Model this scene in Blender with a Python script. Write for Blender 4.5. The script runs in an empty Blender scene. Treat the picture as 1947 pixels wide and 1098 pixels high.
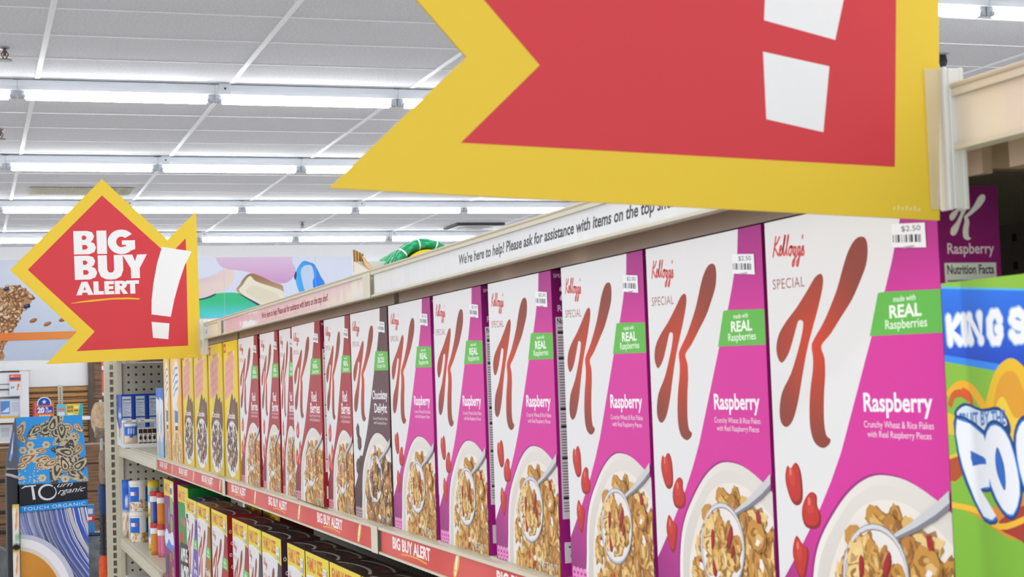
import bpy, bmesh, math, random
from mathutils import Vector, Matrix
from mathutils.geometry import tessellate_polygon

SC = bpy.context.scene
COL = SC.collection
H = 1.5                                   # eye height above the floor

# ------------------------------------------------------------------ camera
YAW, PITCH, ROLL, FPX = 0.327315, 0.056633, -0.0348522, 3064.467
def camera():
    cd = bpy.data.cameras.new('camera'); co = bpy.data.objects.new('camera', cd); COL.objects.link(co)
    cy, sy, cp, sp = math.cos(YAW), math.sin(YAW), math.cos(PITCH), math.sin(PITCH)
    F = Vector((sy*cp, cy*cp, sp)); R = Vector((cy, -sy, 0)); U = R.cross(F)
    c, s = math.cos(ROLL), math.sin(ROLL)
    R2 = c*R + s*U; U2 = -s*R + c*U
    m = Matrix((R2, U2, -F)).transposed().to_4x4(); m.translation = Vector((0, 0, H))
    co.matrix_world = m
    cd.sensor_width = 36.0; cd.lens = FPX/1947.0*36.0; cd.clip_start = 0.02; cd.clip_end = 200
    cd.dof.use_dof = True; cd.dof.focus_distance = 3.0; cd.dof.aperture_fstop = 38
    SC.camera = co
camera()

# ------------------------------------------------------------------ world, lamps, exposure
wd = bpy.data.worlds.new('world'); SC.world = wd; wd.use_nodes = True
bg = wd.node_tree.nodes['Background']; bg.inputs[0].default_value = (0.93, 0.96, 1.0, 1); bg.inputs[1].default_value = 1.05
SC.view_settings.view_transform = 'Standard'; SC.view_settings.look = 'None'
SC.view_settings.exposure = 0.14; SC.view_settings.gamma = 1.0; SC.view_settings.use_curve_mapping = False
try: SC.cycles.use_denoising = True
except Exception: pass
TUBE_EMIT = 17.0
def strip_lamp(y, power, x=0.6, length=9.0):
    ld = bpy.data.lights.new('ceiling_strip_lamp', 'AREA'); ld.shape = 'RECTANGLE'; ld.size = length; ld.size_y = 0.08
    ld.energy = power; ld.color = (0.97, 0.985, 1.0)
    lo = bpy.data.objects.new('ceiling_strip_lamp', ld); COL.objects.link(lo); lo.location = (x, y, H+1.90)
for y_, p_ in ((4.1, 90), (0.8, 90), (-2.5, 90)):
    strip_lamp(y_, p_)

# ------------------------------------------------------------------ materials
def lin(c):
    r = []
    for v in c[:3]:
        v = max(0.0, min(1.0, v/255.0))
        r.append(v/12.92 if v <= 0.04045 else ((v+0.055)/1.055)**2.4)
    return tuple(r)
def new_mat(name):
    m = bpy.data.materials.new(name); m.use_nodes = True
    return m, m.node_tree.nodes, m.node_tree.links, m.node_tree.nodes['Principled BSDF']
def plain(name, c, rough=0.5, metal=0.0, spec=0.5, noise=0.0, nscale=40.0, coat=0.0, bump=0.0):
    m, N, L, P = new_mat(name)
    P.inputs['Base Color'].default_value = (*lin(c), 1); P.inputs['Roughness'].default_value = rough
    P.inputs['Metallic'].default_value = metal; P.inputs['Specular IOR Level'].default_value = spec
    P.inputs['Coat Weight'].default_value = coat; P.inputs['Coat Roughness'].default_value = 0.06
    if noise or bump:
        tc = N.new('ShaderNodeTexCoord'); nz = N.new('ShaderNodeTexNoise'); nz.inputs['Scale'].default_value = nscale
        nz.inputs['Detail'].default_value = 4
        L.new(tc.outputs['Object'], nz.inputs['Vector'])
        if noise:
            cr = N.new('ShaderNodeValToRGB'); L.new(nz.outputs['Fac'], cr.inputs[0])
            a = lin([v*(1-noise) for v in c]); b = lin([v*(1+noise) for v in c])
            cr.color_ramp.elements[0].color = (*a, 1); cr.color_ramp.elements[1].color = (*b, 1)
            cr.color_ramp.elements[0].position = 0.3; cr.color_ramp.elements[1].position = 0.7
            L.new(cr.outputs[0], P.inputs['Base Color'])
        if bump:
            bp = N.new('ShaderNodeBump'); bp.inputs['Strength'].default_value = bump; bp.inputs['Distance'].default_value = 0.01
            L.new(nz.outputs['Fac'], bp.inputs['Height']); L.new(bp.outputs[0], P.inputs['Normal'])
    return m
def printed(name, rough, coat=0.0, bump=0.0, bscale=12.0):
    m, N, L, P = new_mat(name)
    at = N.new('ShaderNodeAttribute'); at.attribute_name = 'Col'
    L.new(at.outputs['Color'], P.inputs['Base Color']); P.inputs['Roughness'].default_value = rough
    P.inputs['Specular IOR Level'].default_value = 0.26
    P.inputs['Coat Weight'].default_value = coat; P.inputs['Coat Roughness'].default_value = 0.05
    if bump:
        tc = N.new('ShaderNodeTexCoord'); nz = N.new('ShaderNodeTexNoise'); nz.inputs['Scale'].default_value = bscale
        L.new(tc.outputs['Object'], nz.inputs['Vector'])
        bp = N.new('ShaderNodeBump'); bp.inputs['Strength'].default_value = bump; bp.inputs['Distance'].default_value = 0.01
        L.new(nz.outputs['Fac'], bp.inputs['Height'])
        L.new(bp.outputs[0], P.inputs['Coat Normal'] if coat else P.inputs['Normal'])
    return m
def holes_mat(name, c, pitch, half, ax, az, rough=0.45):
    """painted steel pegboard: a regular grid of square punched holes"""
    m, N, L, P = new_mat(name)
    P.inputs['Roughness'].default_value = rough
    tc = N.new('ShaderNodeTexCoord'); sp = N.new('ShaderNodeSeparateXYZ'); L.new(tc.outputs['Object'], sp.inputs[0])
    def cell(o):
        a = N.new('ShaderNodeMath'); a.operation = 'DIVIDE'; L.new(sp.outputs[o], a.inputs[0]); a.inputs[1].default_value = pitch
        f = N.new('ShaderNodeMath'); f.operation = 'FRACT'; L.new(a.outputs[0], f.inputs[0])
        s = N.new('ShaderNodeMath'); s.operation = 'SUBTRACT'; L.new(f.outputs[0], s.inputs[0]); s.inputs[1].default_value = 0.5
        b = N.new('ShaderNodeMath'); b.operation = 'ABSOLUTE'; L.new(s.outputs[0], b.inputs[0])
        l = N.new('ShaderNodeMath'); l.operation = 'LESS_THAN'; L.new(b.outputs[0], l.inputs[0]); l.inputs[1].default_value = half/pitch
        return l
    m1, m2 = cell(ax), cell(az)
    mu = N.new('ShaderNodeMath'); mu.operation = 'MULTIPLY'; L.new(m1.outputs[0], mu.inputs[0]); L.new(m2.outputs[0], mu.inputs[1])
    mx = N.new('ShaderNodeMix'); mx.data_type = 'RGBA'; L.new(mu.outputs[0], mx.inputs['Factor'])
    mx.inputs['A'].default_value = (*lin(c), 1); mx.inputs['B'].default_value = (*lin((30, 28, 26)), 1)
    L.new(mx.outputs['Result'], P.inputs['Base Color'])
    return m
def wood_mat(name, c1, c2, board, gap, axis='Z', grain=6.0):
    """boards: grain noise plus dark joints every `board` metres along the axis"""
    m, N, L, P = new_mat(name); P.inputs['Roughness'].default_value = 0.55
    tc = N.new('ShaderNodeTexCoord'); mp = N.new('ShaderNodeMapping'); L.new(tc.outputs['Object'], mp.inputs[0])
    mp.inputs['Scale'].default_value = (1, 1, 14) if axis == 'Z' else (14, 1, 1)
    nz = N.new('ShaderNodeTexNoise'); nz.inputs['Scale'].default_value = grain; nz.inputs['Detail'].default_value = 5; L.new(mp.outputs[0], nz.inputs['Vector'])
    cr = N.new('ShaderNodeValToRGB'); L.new(nz.outputs['Fac'], cr.inputs[0])
    cr.color_ramp.elements[0].color = (*lin(c1), 1); cr.color_ramp.elements[1].color = (*lin(c2), 1)
    cr.color_ramp.elements[0].position = 0.35; cr.color_ramp.elements[1].position = 0.65
    sp = N.new('ShaderNodeSeparateXYZ'); L.new(tc.outputs['Object'], sp.inputs[0])
    a = N.new('ShaderNodeMath'); a.operation = 'DIVIDE'; L.new(sp.outputs[axis], a.inputs[0]); a.inputs[1].default_value = board
    f = N.new('ShaderNodeMath'); f.operation = 'FRACT'; L.new(a.outputs[0], f.inputs[0])
    l = N.new('ShaderNodeMath'); l.operation = 'LESS_THAN'; L.new(f.outputs[0], l.inputs[0]); l.inputs[1].default_value = gap/board
    mx = N.new('ShaderNodeMix'); mx.data_type = 'RGBA'; L.new(l.outputs[0], mx.inputs['Factor'])
    L.new(cr.outputs[0], mx.inputs['A']); mx.inputs['B'].default_value = (*lin((48, 34, 22)), 1)
    L.new(mx.outputs['Result'], P.inputs['Base Color'])
    return m
def emit_mat(name, c, strength):
    m, N, L, P = new_mat(name)
    P.inputs['Base Color'].default_value = (0.9, 0.9, 0.9, 1)
    P.inputs['Emission Color'].default_value = (*c, 1); P.inputs['Emission Strength'].default_value = strength
    return m
def clear_mat(name, c, alpha, rough=0.08):
    m = plain(name, c, rough); P = m.node_tree.nodes['Principled BSDF']; P.inputs['Alpha'].default_value = alpha
    return m

M_CARD = printed('printed_carton', 0.36)
M_SIGN = printed('printed_sign_board', 0.42)
M_STRIP = printed('covered_price_strip', 0.5, coat=1.0, bump=0.10, bscale=16)
M_RSTRIP = printed('red_price_strip', 0.45, coat=0.35, bump=0.04, bscale=16)
M_MURAL = printed('printed_mural', 0.6)
M_FILM = printed('plastic_film', 0.22, bump=0.25, bscale=40)
M_CREAM = plain('cream_painted_steel', (214, 208, 188), 0.38)
M_TAN = plain('tan_plastic_lip', (196, 184, 160), 0.45)
M_JOINT = plain('ivory_plastic', (216, 211, 192), 0.4)
M_DARKDECK = plain('shelf_underside_steel', (206, 178, 152), 0.32)
M_BACKPEG = holes_mat('gondola_back_pegboard', (128, 122, 108), 0.0254, 0.0035, 'Y', 'Z')
M_ENDPEG = holes_mat('end_pegboard', (205, 199, 183), 0.0254, 0.0036, 'X', 'Z')
M_WHITE = plain('white_paint', (244, 244, 247), 0.55)
M_WALL = plain('white_wall_paint', (252, 252, 252), 0.7)
M_TILE = plain('mineral_fibre_tile', (222, 223, 228), 0.9, noise=0.045, nscale=70.0)
M_TBAR = plain('white_grid_bar', (246, 247, 250), 0.45)
M_HOUSING = plain('white_enamel_housing', (228, 233, 240), 0.4)
M_SOCKET = plain('grey_lamp_socket', (176, 180, 188), 0.5)
M_TUBE = emit_mat('lit_fluorescent_tube', (0.97, 0.985, 1.0), TUBE_EMIT)
M_FLOOR = plain('vinyl_floor', (226, 222, 216), 0.35, noise=0.04, nscale=3.0)
M_CLEAR = clear_mat('clear_plastic', (244, 236, 214), 0.35)
M_FROST = clear_mat('frosted_plastic', (240, 240, 236), 0.88, 0.25)
M_SLAT = wood_mat('slatwall_boards', (178, 128, 72), (204, 156, 96), 0.085, 0.012)
M_PLANK = wood_mat('rustic_planks', (112, 80, 54), (150, 114, 80), 0.20, 0.012)
M_COLUMN = wood_mat('dark_wood_boards', (98, 74, 56), (140, 108, 82), 0.24, 0.01)
M_CARDBOARD = plain('corrugated_cardboard', (186, 146, 92), 0.85, noise=0.08)
M_BLACK = plain('black_plastic', (40, 42, 50), 0.45)
M_CHROME = plain('dull_metal', (150, 150, 155), 0.3, 0.8)
M_GREYCLOTH = plain('grey_cloth', (112, 118, 122), 0.95, noise=0.18, nscale=12, bump=0.6)
M_PLUSH = plain('tan_plush', (196, 170, 140), 0.95, noise=0.1, nscale=60, bump=0.8)
M_PLUSHGREY = plain('grey_brown_plush', (150, 132, 118), 0.95, noise=0.12, nscale=60, bump=0.8)
M_ORANGE = plain('orange_plush', (226, 90, 40), 0.8, noise=0.1, nscale=50, bump=0.5)
M_NAVY = plain('navy_plastic', (34, 62, 118), 0.4)
M_REDLID = plain('red_plastic_lid', (206, 52, 50), 0.35)
M_VENT = plain('ribbed_vent', (206, 202, 180), 0.6)
M_DARKVENT = plain('dark_vent_gap', (64, 66, 72), 0.6)
M_BRASS = plain('sprinkler_brass', (120, 88, 80), 0.4, 0.4)

# ------------------------------------------------------------------ object helpers
def obj(name, me, parent=None, loc=None):
    o = bpy.data.objects.new(name, me); COL.objects.link(o)
    if parent: o.parent = parent
    if loc is not None: o.location = loc
    return o
def thing(name, label, cat, loc=(0, 0, 0), rotz=0.0, group=None):
    o = bpy.data.objects.new(name, None); COL.objects.link(o); o.location = loc; o.rotation_euler = (0, 0, rotz)
    o.empty_display_size = 0.05
    o['label'] = label; o['category'] = cat
    if group: o['group'] = group
    return o
def tag(o, label, cat, group=None):
    o['label'] = label; o['category'] = cat
    if group: o['group'] = group
    return o
def copy_tree(src, label, loc, rotz, scale=(1, 1, 1), group=None):
    r = src.copy(); COL.objects.link(r); r.location = loc; r.rotation_euler = (0, 0, rotz); r.scale = scale; r['label'] = label
    if group: r['group'] = group
    for ch in list(src.children):
        c = ch.copy(); COL.objects.link(c); c.parent = r
        for g in list(ch.children):
            d = g.copy(); COL.objects.link(d); d.parent = c
    return r

class Geo:
    """collects faces with a colour and material index; builds ONE mesh"""
    def __init__(s): s.v = []; s.f = []; s.c = []; s.m = []; s.sm = []
    def face(s, pts, col=(200, 200, 200), mi=0, smooth=False):
        n = len(s.v); s.v += [tuple(p) for p in pts]; s.f.append(tuple(range(n, n+len(pts)))); s.c.append(col); s.m.append(mi); s.sm.append(smooth)
    def add_bm(s, bm, col=(200, 200, 200), mi=0, smooth=False, colfn=None):
        bm.normal_update(); bm.verts.ensure_lookup_table()
        n = len(s.v); s.v += [tuple(v.co) for v in bm.verts]
        for f in bm.faces:
            s.f.append(tuple(n+v.index for v in f.verts)); s.c.append(colfn(f) if colfn else col); s.m.append(mi); s.sm.append(smooth)
        bm.free()
    def box(s, x0, x1, y0, y1, z0, z1, col=(200, 200, 200), mi=0, bev=0.0, seg=1, colfn=None):
        bm = bmesh.new(); bmesh.ops.create_cube(bm, size=1)
        for v in bm.verts:
            v.co = Vector(((x0+x1)/2+v.co.x*(x1-x0), (y0+y1)/2+v.co.y*(y1-y0), (z0+z1)/2+v.co.z*(z1-z0)))
        if bev: bmesh.ops.bevel(bm, geom=bm.edges[:], offset=bev, segments=seg, affect='EDGES', profile=0.6)
        bm.verts.index_update(); s.add_bm(bm, col, mi, False, colfn)
    def prism(s, prof, y0, y1, col=(200, 200, 200), mi=0):
        """closed XZ profile extruded along y"""
        n = len(prof)
        for i in range(n):
            a, b = prof[i], prof[(i+1) % n]
            s.face([(a[0], y0, a[1]), (b[0], y0, b[1]), (b[0], y1, b[1]), (a[0], y1, a[1])], col, mi)
        for y in (y0, y1):
            for t in tessellate_polygon([[Vector((p[0], p[1], 0)) for p in prof]]):
                s.face([(prof[i][0], y, prof[i][1]) for i in t], col, mi)
    def lathe(s, prof, segs=24, center=(0, 0, 0), cols=None, mi=0, axis='Z', smooth=True):
        cx, cy, cz = center
        def pt(r, h, k):
            a = 2*math.pi*k/segs
            if axis == 'Z': return (cx+r*math.cos(a), cy+r*math.sin(a), cz+h)
            if axis == 'X': return (cx+h, cy+r*math.cos(a), cz+r*math.sin(a))
            return (cx+r*math.cos(a), cy+h, cz+r*math.sin(a))
        for i in range(len(prof)-1):
            c = cols[i] if cols else (200, 200, 200)
            (r0, h0), (r1, h1) = prof[i], prof[i+1]
            for k in range(segs):
                p = [pt(r0, h0, k), pt(r0, h0, k+1), pt(r1, h1, k+1), pt(r1, h1, k)]
                if r0 < 1e-7: p = p[1:]
                elif r1 < 1e-7: p = p[:3]
                s.face(p, c, mi, smooth)
    def tube(s, path, rad, segs=8, col=(200, 200, 200), mi=0):
        pts = [Vector(p) for p in path]; rings = []
        for i, p in enumerate(pts):
            d = (pts[min(i+1, len(pts)-1)]-pts[max(i-1, 0)]).normalized()
            u = d.orthogonal().normalized(); w = d.cross(u); r = rad[i] if isinstance(rad, (list, tuple)) else rad
            if rings:   # keep the frame steady
                u = (prev_u-d*prev_u.dot(d)).normalized(); w = d.cross(u)
            prev_u = u
            rings.append([p+u*(r*math.cos(2*math.pi*k/segs))+w*(r*math.sin(2*math.pi*k/segs)) for k in range(segs)])
        for a, b in zip(rings, rings[1:]):
            for k in range(segs):
                s.face([a[k], a[(k+1) % segs], b[(k+1) % segs], b[k]], col, mi, True)
        s.face(list(reversed(rings[0])), col, mi); s.face(rings[-1], col, mi)
    def mesh(s, name, mats, weld=False):
        me = bpy.data.meshes.new(name); me.from_pydata(s.v, [], s.f)
        for m in (mats if isinstance(mats, (list, tuple)) else [mats]): me.materials.append(m)
        me.polygons.foreach_set('material_index', s.m); me.polygons.foreach_set('use_smooth', s.sm)
        at = me.color_attributes.new('Col', 'FLOAT_COLOR', 'CORNER'); buf = []
        vs = s.v
        for f, c in zip(s.f, s.c):
            if callable(c):
                for i in f: buf += [*lin(c(vs[i])), 1.0]
            elif isinstance(c, list):
                for q in c: buf += [*lin(q), 1.0]
            else:
                l = lin(c); buf += [*l, 1.0]*len(f)
        at.data.foreach_set('color', buf)
        me.update()
        if weld:
            bm = bmesh.new(); bm.from_mesh(me); bmesh.ops.remove_doubles(bm, verts=bm.verts, dist=1e-6); bm.to_mesh(me); bm.free()
        return me

# lettering: the built-in font turned into flat triangles, cached in its own 0..1 box
_tc = {}
def glyphs(s, offset=0.0, shear=0.0, spacing=1.0):
    k = (s, offset, shear, spacing)
    if k in _tc: return _tc[k]
    cu = bpy.data.curves.new('lettering', 'FONT'); cu.body = s; cu.size = 1; cu.offset = offset; cu.shear = shear
    cu.space_character = spacing; cu.resolution_u = 3; cu.align_x = 'LEFT'
    o = bpy.data.objects.new('lettering', cu); COL.objects.link(o)
    dg = bpy.context.evaluated_depsgraph_get(); me = bpy.data.meshes.new_from_object(o.evaluated_get(dg)); me.calc_loop_triangles()
    vs = [(v.co.x, v.co.y) for v in me.vertices]; tr = [tuple(t.vertices) for t in me.loop_triangles]
    x0 = min(v[0] for v in vs); x1 = max(v[0] for v in vs); y0 = min(v[1] for v in vs); y1 = max(v[1] for v in vs)
    vs = [((x-x0)/(x1-x0), (y-y0)/(y1-y0)) for x, y in vs]
    COL.objects.unlink(o); bpy.data.objects.remove(o); bpy.data.curves.remove(cu); bpy.data.meshes.remove(me)
    _tc[k] = (vs, tr); return _tc[k]

BLK = {
 'B': ([(0,0),(0,1),(.62,1),(.84,.94),(.93,.77),(.86,.6),(.76,.53),(.92,.46),(1,.28),(.92,.09),(.68,0)], [[(.38,.62),(.38,.8),(.52,.8),(.6,.71),(.52,.62)],[(.38,.2),(.38,.4),(.55,.4),(.64,.3),(.55,.2)]]),
 'I': ([(0,0),(0,1),(1,1),(1,0)], []),
 'U': ([(0,1),(.36,1),(.36,.38),(.42,.28),(.5,.26),(.58,.28),(.64,.38),(.64,1),(1,1),(1,.36),(.9,.1),(.7,-.01),(.5,-.03),(.3,-.01),(.1,.1),(0,.36)], []),
 'Y': ([(0,1),(.4,1),(.5,.72),(.6,1),(1,1),(.68,.42),(.68,0),(.32,0),(.32,.42)], []),
 'A': ([(0,0),(.33,1),(.67,1),(1,0),(.68,0),(.63,.18),(.37,.18),(.32,0)], [[(.43,.38),(.57,.38),(.5,.66)]]),
 'L': ([(0,0),(0,1),(.5,1),(.5,.26),(1,.26),(1,0)], []),
 'E': ([(0,0),(0,1),(1,1),(1,.76),(.45,.76),(.45,.62),(.92,.62),(.92,.39),(.45,.39),(.45,.24),(1,.24),(1,0)], []),
 'R': ([(0,0),(0,1),(.6,1),(.86,.92),(.95,.7),(.86,.5),(.7,.42),(1,0),(.62,0),(.42,.36),(.38,.36),(.38,0)], [[(.38,.6),(.38,.78),(.5,.78),(.58,.69),(.5,.6)]]),
 'T': ([(0,1),(1,1),(1,.74),(.69,.74),(.69,0),(.31,0),(.31,.74),(0,.74)], []),
 'G': ([(.5+.5*math.cos(t),.5+.53*math.sin(t)) for t in [math.radians(d) for d in range(38,326,12)]]+[(1,.18),(1,.56),(.52,.56),(.52,.37),(.66,.37),(.66,.29)]+[(.5+.19*math.cos(t),.5+.23*math.sin(t)) for t in [math.radians(d) for d in range(300,39,-15)]], [])}
class Art:
    """flat printing on one panel of a Geo; millimetre coordinates, later layers lie a hair above earlier ones"""
    def __init__(s, geo, origin, ux, uy, w, h, mi=0, step=0.000008, lift=0.00003):
        s.g = geo; s.o = Vector(origin); s.ux = Vector(ux); s.uy = Vector(uy); s.n = s.ux.cross(s.uy); s.w = w; s.h = h; s.mi = mi
        s.lift = lift; s.d = lift; s.step = step; s.lv = []
    def _level(s, pts):
        """lie just above whatever this shape overlaps"""
        xs = [p[0] for p in pts]; ys = [p[1] for p in pts]; a0, a1, b0, b1 = min(xs), max(xs), min(ys), max(ys)
        k = 0
        for q in s.lv:
            if q[4] > k and q[0] < a1 and q[1] > a0 and q[2] < b1 and q[3] > b0: k = q[4]
        s.lv.append((a0, a1, b0, b1, k+1)); s.d = s.lift+(k+1)*s.step
    def _clip(s, p):
        for ax, lim, sg in ((0, 0.0, 1), (0, s.w, -1), (1, 0.0, 1), (1, s.h, -1)):
            out = []
            for i in range(len(p)):
                a, b = p[i-1], p[i]; da = (a[ax]-lim)*sg; db = (b[ax]-lim)*sg
                if (da >= 0) != (db >= 0):
                    t = da/(da-db); out.append((a[0]+(b[0]-a[0])*t, a[1]+(b[1]-a[1])*t))
                if db >= 0: out.append(b)
            p = out
            if len(p) < 3: return []
        return p
    def _emit(s, p, col):
        c = s._clip(p)
        if not c: return
        ar = sum(c[i-1][0]*c[i][1]-c[i][0]*c[i-1][1] for i in range(len(c)))
        if abs(ar) < 1e-6: return
        if ar < 0: c = c[::-1]
        cc = [col(u, v) for u, v in c] if callable(col) else col
        s.g.face([s.o+s.ux*(u*0.001)+s.uy*(v*0.001)+s.n*s.d for u, v in c], cc, s.mi)
    def poly(s, pts, col, tri=None):
        s._level(pts)
        if tri is None:
            tri = tessellate_polygon([[Vector((u, v, 0)) for u, v in pts]])
        for t in tri: s._emit([pts[i] for i in t], col)
    def rect(s, x0, y0, x1, y1, col): s._level([(x0, y0), (x1, y1)]); s._emit([(x0, y0), (x1, y0), (x1, y1), (x0, y1)], col)
    def grid(s, x0, y0, x1, y1, col, nx=4, ny=8):
        s._level([(x0, y0), (x1, y1)])
        for i in range(nx):
            for j in range(ny):
                a, b = x0+(x1-x0)*i/nx, x0+(x1-x0)*(i+1)/nx; c, d = y0+(y1-y0)*j/ny, y0+(y1-y0)*(j+1)/ny
                s._emit([(a, c), (b, c), (b, d), (a, d)], col)
    def ell(s, cx, cy, rx, ry, col, rot=0.0, n=28):
        c, sn = math.cos(rot), math.sin(rot)
        P = [(cx+rx*math.cos(t)*c-ry*math.sin(t)*sn, cy+rx*math.cos(t)*sn+ry*math.sin(t)*c) for t in (2*math.pi*k/n for k in range(n))]
        s._level(P); s._emit(P, col)
    def line(s, pts, w, col, taper=None):
        n = len(pts)
        L, R = [], []
        for i in range(n):
            a, b = pts[max(i-1, 0)], pts[min(i+1, n-1)]; dx, dy = b[0]-a[0], b[1]-a[1]; l = math.hypot(dx, dy) or 1
            ww = (w if taper is None else taper[i])/2
            L.append((pts[i][0]-dy/l*ww, pts[i][1]+dx/l*ww)); R.append((pts[i][0]+dy/l*ww, pts[i][1]-dx/l*ww))
        s._level(L+R)
        for i in range(n-1): s._emit([L[i], R[i], R[i+1], L[i+1]], col)
    def block(s, ch, x0, y0, x1, y1, col, bgc, skew=0.0):
        o, holes = BLK[ch]; f = lambda P: [(x0+(x1-x0)*a, y0+(y1-y0)*b+skew*a) for a, b in P]
        s.poly(f(o), col)
        for h in holes: s.poly(f(h), bgc)
    def stroke(s, pts, w, col):
        s.line(pts, w, col)
        for p in pts: s.ell(p[0], p[1], w/2, w/2, col, 0, 14)
    def text(s, t, x0, y0, x1, y1, col, bold=0.0, shear=0.0, rise=0.0, spacing=1.0, lean=0.0):
        vs, tr = glyphs(t, bold, shear, spacing)
        P = [(x0+(x1-x0)*a+lean*b, y0+(y1-y0)*b+rise*a) for a, b in vs]
        s._level(P)
        for q in tr: s._emit([P[i] for i in q], col)

def smooth(pts, n=4, closed=True):
    """Catmull-Rom through the points"""
    out = []; m = len(pts)
    for i in range(m if closed else m-1):
        p0, p1, p2, p3 = (pts[(i-1) % m], pts[i], pts[(i+1) % m], pts[(i+2) % m]) if closed else (pts[max(i-1, 0)], pts[i], pts[i+1], pts[min(i+2, m-1)])
        for k in range(n):
            t = k/n
            out.append(tuple(0.5*((2*p1[a])+(-p0[a]+p2[a])*t+(2*p0[a]-5*p1[a]+4*p2[a]-p3[a])*t*t+(-p0[a]+3*p1[a]-3*p2[a]+p3[a])*t**3) for a in (0, 1)))
    if not closed: out.append(pts[-1])
    return out
def inside(p, poly):
    r = False; n = len(poly)
    for i in range(n):
        a, b = poly[i-1], poly[i]
        if (a[1] > p[1]) != (b[1] > p[1]) and p[0] < (b[0]-a[0])*(p[1]-a[1])/(b[1]-a[1])+a[0]: r = not r
    return r
def mixc(a, b, t):
    t = max(0.0, min(1.0, t)); return tuple(a[i]+(b[i]-a[i])*t for i in range(3))
def blob(rng, cx, cy, r, asp, rot, n=11, jit=0.3):
    c, s = math.cos(rot), math.sin(rot); o = []
    for k in range(n):
        t = 2*math.pi*k/n; q = r*(1+rng.uniform(-jit, jit)); x, y = q*math.cos(t), q*asp*math.sin(t)
        o.append((cx+x*c-y*s, cy+x*s+y*c))
    return o
GOLD = [(214, 164, 80), (226, 182, 104), (200, 144, 62), (236, 202, 134), (186, 128, 56)]
def flakes(A, region, n, rng, pal, r=(5, 8), inset=3.0):
    xs = [p[0] for p in region]; ys = [p[1] for p in region]
    for q in range(n):
        for _t in range(20):
            x, y = rng.uniform(min(xs), max(xs)), rng.uniform(min(ys), max(ys))
            if inside((x, y), region): break
        else: continue
        rr = rng.uniform(*r); asp = rng.uniform(0.45, 0.85); rot = rng.uniform(0, 3.14); c = rng.choice(pal)
        dk = mixc(c, (112, 66, 22), 0.55); hi = mixc(c, (252, 230, 180), rng.uniform(0.25, 0.6))
        A.poly(blob(rng, x, y, rr*1.05, asp, rot), dk)
        A.poly(blob(rng, x-0.4, y+0.5, rr*0.95, asp, rot), c)
        a = rng.uniform(0, 6.28); ox, oy = rr*0.34*math.cos(a), rr*0.34*asp*math.sin(a)
        A.poly(blob(rng, x+ox, y+oy, rr*0.48, asp*0.75, rot), mixc(c, (112, 66, 22), rng.uniform(0.3, 0.65)))
        A.poly(blob(rng, x-ox, y-oy, rr*0.46, asp*0.7, rot), hi)
        if rng.random() < 0.5: A.poly(blob(rng, x+ox*0.3, y+oy*1.4, rr*0.24, 0.6, rot), mixc(c, (250, 226, 170), 0.3))
        if q % 13 == 0: A.poly(blob(rng, x+rng.uniform(-6, 6), y+rng.uniform(-6, 6), rr*0.42, 0.6, rot), (240, 234, 230))

# ------------------------------------------------------------------ room
def structure(name, geo, mats):
    o = obj(name, geo.mesh(name, mats)); o['kind'] = 'structure'; return o
ZC = H+2.03
g = Geo(); g.box(-8, 14, -6, 23.2, -0.1, 0.0); structure('floor', g, M_FLOOR)
g = Geo(); g.box(-8, 14, -6, 23.2, ZC, ZC+0.1); structure('ceiling', g, M_TILE)
g = Geo(); g.box(-8, 14, 22.7, 22.9, 0.0, ZC); structure('wall_back', g, M_WALL)
g = Geo()
for k in range(-6, 12):
    x = 0.453+1.234*k; g.box(x-0.016, x+0.016, -6, 22.69, ZC-0.006, ZC-0.0002)
structure('trim_1', g, M_TBAR)
g = Geo(); k = 0; y = 8.656-0.654*18
while y < 22.6:
    g.box(-8, 14, y-0.006, y+0.006, ZC-0.0045, ZC-0.0002); y += 0.654
structure('trim_2', g, M_TBAR)

# ------------------------------------------------------------------ fluorescent strip lights
def tube_light():
    t = thing('strip_light', '', 'ceiling light', (0, 0, ZC))
    g = Geo()
    # housing: a folded channel along x with sloped sides
    pr = [(-0.05, -0.012), (0.05, -0.012), (0.05, -0.05), (0.036, -0.074), (-0.036, -0.074), (-0.05, -0.05)]
    n = len(pr)
    for i in range(n):
        a, b = pr[i], pr[(i+1) % n]
        g.face([(-0.624, a[0], a[1]), (0.624, a[0], a[1]), (0.624, b[0], b[1]), (-0.624, b[0], b[1])])
    for x in (-0.624, 0.624): g.face([(x, p[0], p[1]) for p in pr])
    g.box(-0.60, 0.60, -0.02, 0.02, -0.012, -0.0001)
    obj('housing', g.mesh('housing', M_HOUSING), t)
    g = Geo(); g.lathe([(0, -0.575), (0.014, -0.575), (0.0265, -0.570), (0.0265, 0.570), (0.014, 0.575), (0, 0.575)], 14, (0, 0, -0.108), axis='X')
    obj('tube', g.mesh('tube', M_TUBE), t)
    for sx in (-1, 1):
        g = Geo()
        g.box(min(sx*0.578, sx*0.622), max(sx*0.578, sx*0.622), -0.017, 0.017, -0.126, -0.0742, bev=0.004)
        g.box(min(sx*0.574, sx*0.600), max(sx*0.574, sx*0.600), -0.024, 0.024, -0.122, -0.096, bev=0.005)
        obj('socket', g.mesh('socket', M_SOCKET), t)
    return t
LIGHT0 = tube_light()
ROWS = [(7.45, range(3, 6), 'row beyond the big sign'),
        (10.665, range(-1, 4), 'topmost long row'),
        (14.045, range(-1, 4), 'row just above the smaller sign'),
        (17.3, range(-1, 6), 'row crossing behind the smaller sign'),
        (20.72, range(-1, 6), 'farthest row by the back wall')]
ORD = ['first', 'second', 'third', 'fourth', 'fifth', 'sixth', 'seventh', 'eighth', 'ninth', 'tenth', 'eleventh']
first = True
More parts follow.
